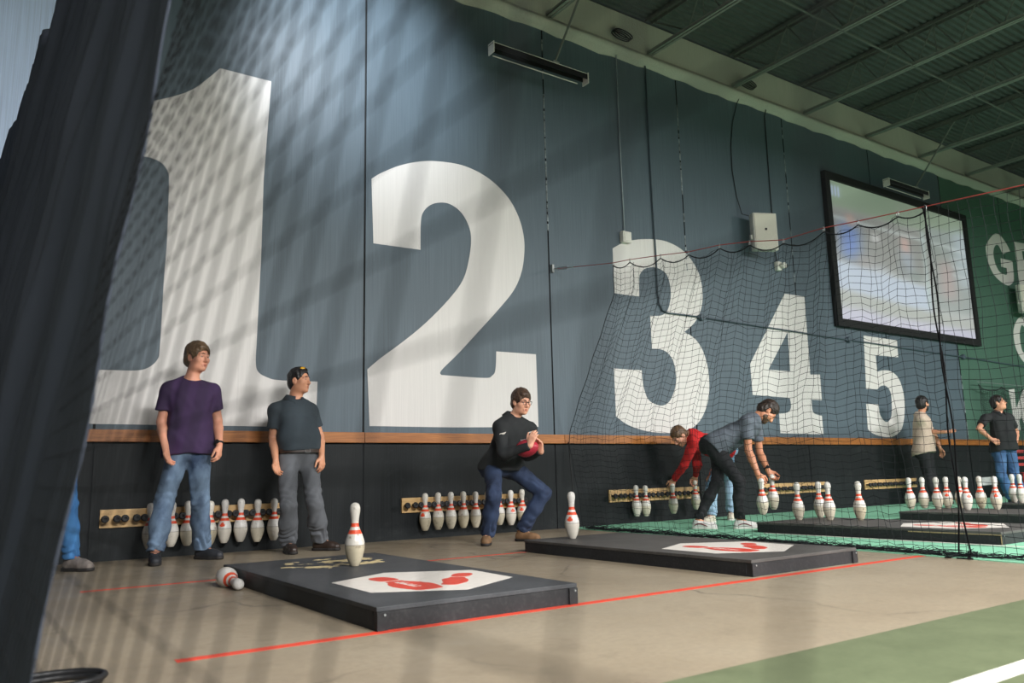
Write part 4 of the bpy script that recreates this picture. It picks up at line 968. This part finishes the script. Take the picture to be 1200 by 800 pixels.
    if s.get('glasses'):
        b = MB()
        for i in (-1, 1):
            b.tube([h3(i*x, .104-.25*abs(x-.03)*(x > .03), z) for x, z in ((.010, .014), (.030, .017), (.052, .015), (.054, .002), (.046, -.014), (.028, -.017), (.013, -.012), (.009, 0))], .0024*hs, 5, 0, True, True)
            b.tube([h3(i*.054, .098, .010), h3(i*.072, .06, .012), h3(i*.081, -.005, .012), h3(i*.080, -.02, .002)], .0024*hs, 5)
        b.tube([h3(-.010, .107, .006), h3(.010, .107, .006)], .0024*hs, 5); b.build('glasses', black_plastic, body, True)['label'] = 'dark framed glasses'
    if s.get('shades'):
        b = MB()
        for i in (-1, 1):
            b.tube([h3(i*x, y, z) for x, y, z in ((.008, .052, .124), (.034, .046, .124), (.056, .034, .110), (.054, .056, .098), (.030, .070, .102), (.010, .072, .108))], .003, 6, 0, True, True)
            b.tube([h3(i*.056, .034, .108), h3(i*.081, -.01, .07), h3(i*.084, -.03, .04)], .003, 6)
        o = b.build('sunglasses', black_plastic, body, True); o['label'] = 'sunglasses pushed up on the hair'
        b = MB()
        for i in (-1, 1):
            L_ = [h3(i*x, y, z) for x, y, z in ((.009, .053, .124), (.034, .048, .124), (.055, .036, .110), (.053, .055, .099), (.030, .069, .103), (.011, .070, .109))]
            b.add(L_+[p+Uh*.003 for p in L_], [(0,1,2,3,4,5), (11,10,9,8,7,6)]+[(a, a+6, (a+1) % 6+6, (a+1) % 6) for a in range(6)])
        b.build('lens', simple('amber_mirror_lens', (214, 160, 30), .15, .1), o)['label'] = 'amber lenses'
    # shirt
    ch = .0070 if hv < .0056 else .008; sp = s['shirt']; F = Field(pts, ch); o = sp.get('o', .016)
    torso(F, o, .06); hem = sp.get('hem', .06); hd_ = nrm(U*.75+UP*.25) if s.get('upright', True) else U
    hp_ = pel-hd_*hem
    Fm = pel+.36*Ls*U+Fc*(bl*.4)
    F.tc(Fm, hp_-U*.05, .150*q*bw+o+bl*.3, .170*q*bw+o+bl*.15, .05, Fp, .72+bl*1.6)
    if sp.get('tuck') is None:
        for kk in 'RL': F.tc(hip[kk]+U*.06, hip[kk]-U*.10, .098*q+o*.6, .104*q+o*.6, .05)
    F.plane(hp_, -nrm(hd_-.18*Fp*(1 if sp.get('tuck') is None else 0)))
    F.tc(nb-.02*U, nb+.25*nrm(head-nb), .060*q, .05*q, .012, sub=True)
    for k in 'RL':
        if sp['sleeve'] == 'long':
            F.tc(sh[k], elb[k], .062*q, .054*q, .03); F.tc(elb[k], elb[k]+(wr[k]-elb[k])*.97, .053*q, .038*q, .02, cap=True)
        else:
            t_ = sp.get('len', .62); e_ = sh[k]+(elb[k]-sh[k])*t_; F.tc(sh[k], e_, .062*q, .066*q, .03, cap=True)
    F.wrinkle(sp.get('wr', .009), 22, s.get('seed', 1), (1, 1, .7)); sm = cloth('shirt_'+s['id'], sp['col'], heather=sp.get('heather'))
    shirt = F.mesh(sp.get('name', 'shirt'), sm, body, 2)
    if sp.get('collar'):
        b = MB(); n = 40; V = []; Fq = []; cc = nb+.012*U; nd = nrm(nrm(head-nb)*.6+U*.4); sx_ = nrm(np.cross(Fc, nd)); fx_ = np.cross(nd, sx_); gap = sp.get('gap', .35)
        for i in range(n+1):
            a_ = gap+(2*PI-2*gap)*i/n; fr = math.cos(a_)
            for (r_, z_) in ((.068, -.012), (.070, .030-.012*max(0, fr)), (.080, .034-.012*max(0, fr)), (.112+.020*max(0, fr), -.020-.034*max(0, fr)), (.100+.016*max(0, fr), -.026-.034*max(0, fr))): V.append(cc+q*((fx_*fr+sx_*math.sin(a_))*r_+nd*z_))
        for i in range(n):
            for j in range(5): Fq.append((i*5+j, i*5+(j+1) % 5, (i+1)*5+(j+1) % 5, (i+1)*5+j))
        b.add(V, Fq); b.build('collar', sm, shirt, True)
        b = MB()
        for z_ in ((.04, .08, .12) if not sp.get('zip') else ()):
            c = nb-U*z_+Fc*(.07+z_*.35); b.tube([c, c+Fc*.006], .006, 8)
        if sp.get('zip'):
            b.tube([nb-U*.0+Fc*.060, nb-U*.06+Fc*.098, nb-U*.13+Fc*.118], .004, 6); b.build('zip', steel, shirt)['label'] = 'short pale zip'
        else: b.build('button', simple('dark_button', (30, 32, 34), .4), shirt)
    elif sp.get('neckband'):
        b = MB(); nd = nrm(nrm(head-nb)*.5+U*.5); sx_ = nrm(np.cross(Fc, nd)); fx_ = np.cross(nd, sx_)
        b.tube([nb+nd*.008+q*(fx_*.068*math.cos(a_)+sx_*.068*math.sin(a_)-nd*.014*math.cos(a_)) for a_ in np.linspace(0, 2*PI, 33)[:-1]], .007, 6, 0, True, True); b.build('neckband', sm, shirt, True)
    for lg in sp.get('logos', ()):
        b = MB(); c = np.asarray(shirt_point(shirt, ondh(lg[0], lg[1], d0-.9), ray(lg[0], lg[1]))); w_, h_ = lg[2], lg[3]; nn = nrm(-ray(lg[0], lg[1])); sxx = nrm(np.cross(UP, nn)); uu = np.cross(nn, sxx)
        b.add([c+nn*.003+sxx*x+uu*(z+x*.2) for x, z in ((-w_, -h_), (w_*.6, -h_*.6), (w_, h_), (-w_*.7, h_*.7))]+[c-nn*.004+sxx*x+uu*(z+x*.2) for x, z in ((-w_, -h_), (w_*.6, -h_*.6), (w_, h_), (-w_*.7, h_*.7))], [(0,1,2,3), (7,6,5,4), (0,4,5,1), (1,5,6,2), (2,6,7,3), (3,7,4,0)]); b.build('logo', emblem_white, shirt)['label'] = 'small pale embroidered mark'
    # trousers
    tp = s['pants']; F = Field([hip['R'], hip['L'], knee['R'], knee['L'], ank['R'], ank['L'], pel+U*.15], ch, .2); o = .012
    F.ell(pel+.03*U-.01*Fp, np.array([.150*bw, .102, .115])*q+o, np.array([Sh, Fp, U]), .05); F.ell(pel+.10*U+Fp*bl*.3, np.array([.142*bw+bl*.2, .095+bl*.4, .09])*q+o, np.array([Sh, Fp, U]), .05)
    bag = tp.get('bag', 1.0)
    for k in 'RL':
        F.ell(hip[k]-Fp*.055-.02*U, np.array([.085, .085, .095])*q+o, np.array([Sh, Fp, U]), .05)
        kd = nrm(ank[k]-knee[k]); F.tc(hip[k], knee[k], .095*q, .066*q*(.5+.5*bag), .035)
        e_ = knee[k]+(ank[k]-knee[k])*tp.get('len', .98); F.tc(knee[k], knee[k]+kd*.17, .066*q*(.5+.5*bag), .068*q*bag, .03); F.tc(knee[k]+kd*.17-toe[k]*.012, e_-toe[k]*.005, .068*q*bag, .062*q*bag, .03, cap=True)
    F.plane(pel+U*tp.get('rise', .12), U)
    I = np.nonzero(np.abs(F.a) < .035); Zc = F.lo[2]+F.h*I[2]; X_ = F.lo[0]+F.h*I[0]; Y_ = F.lo[1]+F.h*I[1]
    st = np.exp(-((Zc-.14)/.07)**2)+.5*np.exp(-((Zc-.5)/.10)**2)
    F.a[I] += (-.008*st*np.sin(95*Zc+14*X_+6*np.sin(25*X_+20*Y_))).astype(np.float32)
    F.wrinkle(tp.get('wr', .0085), 26, 11, (1, 1, .6))
    tr = F.mesh('trousers', tp['mat'], body, 2)
    if s.get('belt'):
        c = pel+U*(tp.get('rise', .12)-.025)+Fp*bl*.38; b = MB(); ring = []
        for a_ in np.linspace(0, 2*PI, 49)[:-1]:
            ring.append((math.cos(a_)*(.150*bw+bl*.2+.022), math.sin(a_)*(.110+bl*.42+.016)))
        V = []; Fq = []
        for (x, y) in ring:
            for (m_, z_) in ((1, -.018), (1.03, -.018), (1.03, .018), (1, .018)): V.append(c+q*(Sh*x*m_+Fp*y*m_)+U*z_)
        for i in range(48):
            for j in range(4): Fq.append((i*4+j, ((i+1) % 48)*4+j, ((i+1) % 48)*4+(j+1) % 4, i*4+(j+1) % 4))
        b.add(V, Fq); be = b.build('belt', simple('brown_leather_belt', (52, 40, 34), .5), body)
        b = MB(); y = (.110+bl*.42+.016)*1.03; cb = c+q*Fp*y; b.tube([cb+Sh*x-U*z for x, z in ((-.022, -.02), (.022, -.02), (.022, .02), (-.022, .02))], .0035, 6, 0, True, True); b.build('buckle', steel, be)
    # shoes
    fs = s['shoes']
    for k in 'RL':
        a_ = np.array([ank[k][0], ank[k][1], 0.]); t_ = toe[k]; sd_ = np.cross(UP, t_); ln = .19*q; up_ = lambda z: np.array([0, 0, z])
        F = Field([a_-t_*.12, a_+t_*(ln+.08), a_+up_(.14)], .0058, .06); F.lo[2] = -.02
        F.tc(a_-t_*.035+up_(.045), a_+t_*.10+up_(.040), .036, .043, .02); F.tc(a_+t_*.10+up_(.038), a_+t_*(ln-.03)+up_(.034), .043, .037, .02)
        F.tc(a_+up_(.05)-t_*.015, a_+up_(.105 if not fs.get('low') else .09)-t_*.008, .041, .043, .02); F.tc(a_+t_*.02+up_(.07), a_+t_*.12+up_(.045), .040, .036, .02)
        F.plane(a_+up_(.012), -UP); F.plane(a_+up_(.112 if not fs.get('low') else .098), UP+.15*t_)
        shoe = F.mesh('shoe', fs['mat'], body, 1)
        F = Field([a_-t_*.12, a_+t_*(ln+.08), a_+up_(.06)], .005, .06); F.lo[2] = -.02
        F.tc(a_-t_*.036+up_(.015), a_+t_*.10+up_(.015), .0405, .0475, .01); F.tc(a_+t_*.10+up_(.015), a_+t_*(ln-.03)+up_(.015), .0475, .0415, .01); F.plane(up_(.001), -UP); F.plane(up_(.026), UP)
        F.mesh('sole', fs['sole'], shoe, 1)['label'] = fs.get('sole_l', 'shoe sole')
        b = MB()
        for j in range(4): c = a_+t_*(.045+.022*j)+up_(.100-.012*j); b.tube([c-sd_*.022, c+up_(.006), c+sd_*.022], .0032, 5)
        b.build('laces', fs.get('lace', fs['sole']), shoe, True)
        if fs.get('stripe'):
            b = MB()
            for i in (-1, 1): b.tube([a_+t_*(-.03+.14*u)+sd_*i*(.0455+.003*math.sin(u*3))+up_(.045+.016*math.sin(u*PI*1.2)) for u in np.linspace(0, 1, 10)], .005, 6)
            b.build('side_stripe', fs['stripe'], shoe, True)['label'] = 'dark red side stripe'
    if s.get('watch'):
        k = s['watch']; d = nrm(wr[k]-elb[k]); x_ = nrm(np.cross(d, UP+.1*RH)); y_ = np.cross(d, x_); c = wr[k]-d*.022
        b = MB(); b.tube([c+(x_*math.cos(t_)+y_*math.sin(t_))*.031*q for t_ in np.linspace(0, 2*PI, 25)[:-1]], .0085, 6, 0, True, True); wb = b.build('watch', black_rubber, body, True); wb['label'] = 'black wrist watch'
        b = MB(); o_ = nrm(-ray(600, 500)); o_ = nrm(o_-d*(o_@d)); b.tube([c+o_*.030*q, c+o_*.043*q], .017, 14); b.build('dial', black_plastic, wb)
    return dict(body=body, wr=wr, tip=tip, head=head, nb=nb, U=U, Fc=Fc, elb=elb, d0=d0)
def shirt_point(o, start, d):
    bpy.context.view_layer.update(); ok, loc, nr, ix = o.ray_cast(Vector(start), Vector(nrm(d)), distance=3)
    return loc if ok else Vector(start)+Vector(nrm(d))*.6
LF = lambda deg: fdir(deg)
blue_jeans = denim('washed_blue_denim', (36, 54, 82), (108, 130, 154)); dark_jeans = denim('dark_blue_denim', (20, 30, 52), (46, 62, 92)); light_jeans = denim('pale_blue_denim', (104, 136, 168), (150, 178, 200)); bright_jeans = denim('bright_blue_denim', (30, 84, 142), (66, 124, 178)); mid_jeans = denim('mid_blue_denim', (44, 80, 124), (78, 114, 156))
grey_chino = cloth('grey_chino_cloth', (92, 95, 100)); black_cloth = cloth('black_trouser_cloth', (27, 29, 33))
blk_shoe = simple('dark_shoe_leather', (38, 40, 46), .6); brown_shoe = simple('dark_brown_leather', (50, 38, 32), .4, .2); tan_shoe = simple('tan_suede', (120, 90, 62), .8, .2); white_shoe = simple('white_canvas', (218, 214, 212), .7, .06); cream_shoe = simple('cream_canvas', (204, 196, 178), .7, .08); grey_shoe = simple('grey_trainer_mesh', (120, 112, 106), .8, .3, 30)
white_sole = simple('white_rubber_sole', (214, 212, 206), .6, .06); dark_sole = simple('dark_rubber_sole', (34, 30, 28), .7); red_stripe = simple('dark_red_stripe', (116, 36, 46), .6); orange_lace = simple('orange_lace', (214, 96, 40), .7)
PEOPLE = [
 dict(id='purple', label='standing man in a purple t-shirt and washed blue jeans by the first rack', H=1.80, neck=(223,446,0), head=(232,419,-.01), rsh=(198,456,-.07), lsh=(249,458,.09), rhip=(209,527,-.04), lhip=(234,528,.05),
  rel=(189,494,-.03), rwr=(194,526,-.17), rtip=(199,549,-.19), lel=(255,493,.10), lwr=(257,522,.02), ltip=(256,546,-.03), rknee=(192,590,-.12), lknee=(235,588,-.05), rank=(181,661), lank=(237,655), rtoe=25, ltoe=72,
  face=(64, -2), face_body=25, hair=(92,70,46), hair_t=.020, fringe=True, hairline=.060, skin=(208,150,124), rhand=dict(palm=LF(80), curl=.5), lhand=dict(palm=LF(-95), curl=.75),
  shirt=dict(col=(54,34,70), sleeve='short', len=.66, hem=.055, neckband=True, o=.020), pants=dict(mat=blue_jeans, bag=1.12), shoes=dict(mat=blk_shoe, sole=dark_sole, lace=blk_shoe, low=True), watch='L', seed=2),
 dict(id='polo', label='smiling man in a dark grey polo shirt, grey trousers and brown shoes', H=1.74, neck=(345,469,0), head=(351,446,0), rsh=(323,480,-.11), lsh=(364,481,.13), rhip=(337,539,-.07), lhip=(362,539,.08),
  rel=(320,513,-.12), rwr=(323,539,-.20), rtip=(326,562,-.22), lel=(375,511,.12), lwr=(377,534,.02), ltip=(378,552,-.02), rknee=(338,591,-.1), lknee=(369,590,0), rank=(338,648), lank=(375,645), rtoe=30, ltoe=78,
  face=(74, 2), face_body=48, belly=.058, bw=1.06, jaw=1.12, nk=1.12, hair=(24,20,20), hair_t=.010, hairline=.066, skin=(196,142,112), rhand=dict(palm=LF(60), curl=.5), lhand=dict(palm=LF(-120), curl=.5),
  shirt=dict(col=(46,56,63), sleeve='short', len=.68, hem=-.085, collar=True, o=.020, name='polo_shirt', tuck=1, heather=(58,70,78)), pants=dict(mat=grey_chino, bag=1.2, rise=.10), shoes=dict(mat=brown_shoe, sole=dark_sole, low=True), belt=True, shades=True, seed=5),
 dict(id='crouch', label='crouching man in a black jacket, glasses and dark jeans cradling a red football', H=1.76, neck=(601,490,-.02), head=(611,471,-.06), rsh=(586,500,-.13), lsh=(621,502,.11), rhip=(577,547,.0), lhip=(600,548,.13),
  rel=(590,532,-.24), rwr=(621,522,-.36), rtip=(627,504,-.36), lel=(618,534,.02), lwr=(634,529,-.23), ltip=(631,507,-.30), rknee=(579,582,-.25), lknee=(638,577,.0), rank=(571,638), lank=(612,634), rtoe=-4, ltoe=62,
  face=(36, -10), face_body=42, hair=(74,56,44), hair_t=.018, fringe=True, hairline=.052, skin=(214,162,136), glasses=True, rhand=dict(palm=LF(150), curl=.45, tight=1, thumb=.2), lhand=dict(palm=nrm(LF(-40)), curl=.45, tight=1, thumb=.2),
  shirt=dict(col=(31,34,36), sleeve='long', hem=.03, collar=True, gap=.2, zip=True, o=.022, name='jacket', wr=.008, logos=((629-10,507,.035,.008),(589,508,.035,.010))), pants=dict(mat=dark_jeans, bag=1.05), shoes=dict(mat=tan_shoe, sole=dark_sole, low=True), seed=7),
 dict(id='bent', label='bearded man in a grey t-shirt bending right to set two pins down', H=1.84, neck=(884,491,0), head=(899.5,482,-.02), rsh=(875,494,-.19), lsh=(886,496,.17), rhip=(836,524,-.08), lhip=(843,522,.09), upright=False, bow=-.03,
  rel=(877,528,-.25), rwr=(888,555,-.28), rtip=(896,570,-.28), lel=(890,530,.15), lwr=(900,551,.05), ltip=(909,565,.02), rknee=(866,564,-.2), lknee=(840,565,.1), rank=(868,620), lank=(819,620), rtoe=86, ltoe=60,
  face=(92, -58), face_body=90, head_up=nrm(UP*.75+fdir(92)*.6), hair=(48,36,28), hair_t=.013, hairline=.066, beard=.006, beard_c=(84,62,46), skin=(204,142,110), rhand=dict(palm=nrm(WH+RH*.3), curl=.75, thumb=.8), lhand=dict(palm=nrm(-WH+RH*.4), curl=.75, thumb=.8),
  shirt=dict(col=(84,92,102), sleeve='short', len=.60, hem=.07, neckband=True, o=.024, heather=(110,118,128)), pants=dict(mat=black_cloth, bag=.84, rise=.10, len=.93), shoes=dict(mat=white_shoe, sole=white_sole, stripe=red_stripe, low=True), watch='L', seed=9),
 dict(id='red', label='man in a red long sleeved top bending left over the third rack', H=1.84, neck=(809,509,0), head=(796,511,-.03), rsh=(816,514,.17), lsh=(813,517,-.17), rhip=(851,528,.10), lhip=(849,530,-.08), upright=False, bow=-.02,
  lel=(802,544,-.2), lwr=('Y',790,561,-.22), ltip=('Y',785,576,-.16), rel=(817,544,.1), rwr=('Y',815,557,-.20), rtip=('Y',813,572,-.15), lknee=(833,562,-.1), rknee=(855,560,.2), lank=(834,613), rank=(858,609), ltoe=-40, rtoe=-20,
  face=(-70, -48), face_body=-80, head_up=nrm(UP*.6+fdir(-70)*.75), hair=(92,68,46), hair_t=.009, hairline=.066, skin=(208,152,126), lhand=dict(palm=nrm(WH-RH*.2), curl=.75, thumb=.8), rhand=dict(palm=nrm(-WH-RH*.2), curl=.75, thumb=.8),
  shirt=dict(col=(196,30,32), sleeve='long', hem=.05, neckband=True, o=.020, name='sweatshirt'), pants=dict(mat=light_jeans, bag=.98), shoes=dict(mat=cream_shoe, sole=white_sole, low=True), seed=4),
 dict(id='tan', label='bearded man in a tan short sleeved shirt holding one hand out', H=1.80, h=.0062, neck=(1079,486,0), head=(1081,473,0), rsh=(1080,491,-.17), lsh=(1079,490,.17), rhip=(1081,528,-.08), lhip=(1086,528,.08),
  rel=(1085,506,-.22), rwr=(1108,506,-.24), rtip=(1124,504,-.24), lel=(1094,508,.12), lwr=(1102,525,.08), ltip=(1106,538,.10), rknee=(1087,557,-.05), lknee=(1092,557,.05), rank=('D',1089,13.05), lank=('D',1094,13.25), rtoe=80, ltoe=95,
  face=(118, 4), face_body=96, belly=.02, bw=1.1, hair=(24,20,19), hair_t=.016, hairline=.060, beard=.009, beard_c=(26,21,19), skin=(198,144,114), rhand=dict(palm=nrm(UP-WH*.6), curl=.2, thumb=.3), lhand=dict(palm=LF(-60), curl=.5),
  shirt=dict(col=(204,184,166), sleeve='short', len=.80, hem=.05, collar=True, o=.030), pants=dict(mat=black_cloth, bag=.9), shoes=dict(mat=blk_shoe, sole=dark_sole, low=True), seed=12),
 dict(id='black', label='laughing man in a black polo shirt and blue jeans with hand on hip', H=1.76, h=.0062, neck=(1170,484,0), head=(1170,472,-.02), rsh=(1155,490,-.04), lsh=(1183,490,.04), rhip=(1171,526,-.04), lhip=(1183,526,.04),
  rel=(1147,502,.06), rwr=(1161,514,-.13), rtip=(1171,520,-.20), lel=(1191,506,.1), lwr=(1191,518,.02), ltip=(1192,529,-.02), rknee=(1174,558,-.08), lknee=(1189,557,0), rank=('D',1176,12.75), lank=('D',1190,12.85), rtoe=30, ltoe=70,
  face=(52, 12), face_body=40, belly=.05, bw=1.08, jaw=1.1, nk=1.1, hair=(34,28,26), hair_t=.012, hairline=.068, glasses=True, skin=(204,148,120), rhand=dict(palm=nrm(WH), curl=.6), lhand=dict(palm=LF(-120), curl=.5),
  shirt=dict(col=(28,31,33), sleeve='short', len=.66, hem=.04, collar=True, o=.020, name='polo_shirt'), pants=dict(mat=mid_jeans, bag=1.1), shoes=dict(mat=blk_shoe, sole=dark_sole, low=True), seed=13),
 dict(id='hidden', label='person in bright blue jeans mostly hidden behind the grey curtain', H=1.74, h=.0065, neck=(63,436,0), head=(66,408,-.02), rsh=(40,448,-.06), lsh=(84,450,.06), rhip=(50,527,-.04), lhip=(74,528,.04),
  rel=(33,490,.02), rwr=(36,522,-.05), rtip=(38,548,-.06), lel=(87,492,.08), lwr=(80,522,.0), ltip=(74,544,-.05), rknee=(50,590,-.08), lknee=(80,591,-.05), rank=(50,674), lank=(83,669), rtoe=40, ltoe=76,
  face=(60, 0), face_body=30, hair=(60,46,36), rhand=dict(palm=LF(80), curl=.5), lhand=dict(palm=LF(-95), curl=.5),
  shirt=dict(col=(36,38,42), sleeve='long', hem=.05, neckband=True, o=.018, name='sweatshirt'), pants=dict(mat=bright_jeans, bag=.95), shoes=dict(mat=grey_shoe, sole=dark_sole, lace=orange_lace), seed=15),
]
BUILT = {}
for sp_ in PEOPLE: sp_['log'] = False; BUILT[sp_['id']] = person(sp_)
# the red football in the crouching man's arms
c = ondh(617, 525, BUILT['crouch']['d0']-.27); ax = nrm(fdir(50)*.9+UP*.12); b = MB()
Q3 = np.array(Vector(ax).to_track_quat('Z', 'Y').to_matrix())
fp = [(.0, -.135), (.020, -.128), (.042, -.108), (.064, -.075), (.078, -.04), (.083, 0), (.078, .04), (.064, .075), (.042, .108), (.020, .128), (.0, .135)]
b.lathe(fp, 24, 0, c, Q3); ball = b.build('football', simple('red_pebbled_leather', (176, 44, 62), .45, .12, 90, bump=.3), smooth=True); tag(ball, 'red football clasped against the crouching man\'s chest', 'football')
b = MB(); up_ = nrm(UP-ax*(UP@ax))
for k in range(6): p = c+ax*(-.045+.018*k)+up_*.0815; sdv = np.cross(ax, up_); b.tube([p-sdv*.016, p+up_*.003, p+sdv*.016], .003, 5)
b.tube([c-ax*.055+up_*.082, c+ax*.055+up_*.082], .003, 5); b.build('laces', white_shoe, ball)
# the four pins being handled
def held(P, k, lb, dz, lean=0.0):
    g = P['tip'][k]*.45+P['wr'][k]*.55; x, y, z = g
    pin((x, y, max(z-.355+dz, .02)), lb, 'bowling pins held by bending players', 0, rot=(lean, 0, random.uniform(-1, 1)))
held(BUILT['bent'], 'R', 'bowling pin in the near hand of the man in the grey t-shirt', -.005)
held(BUILT['bent'], 'L', 'bowling pin in the far hand of the man in the grey t-shirt', -.005)
held(BUILT['red'], 'L', 'bowling pin in the left hand of the man in red', -.005)
held(BUILT['red'], 'R', 'bowling pin in the right hand of the man in red', -.005)
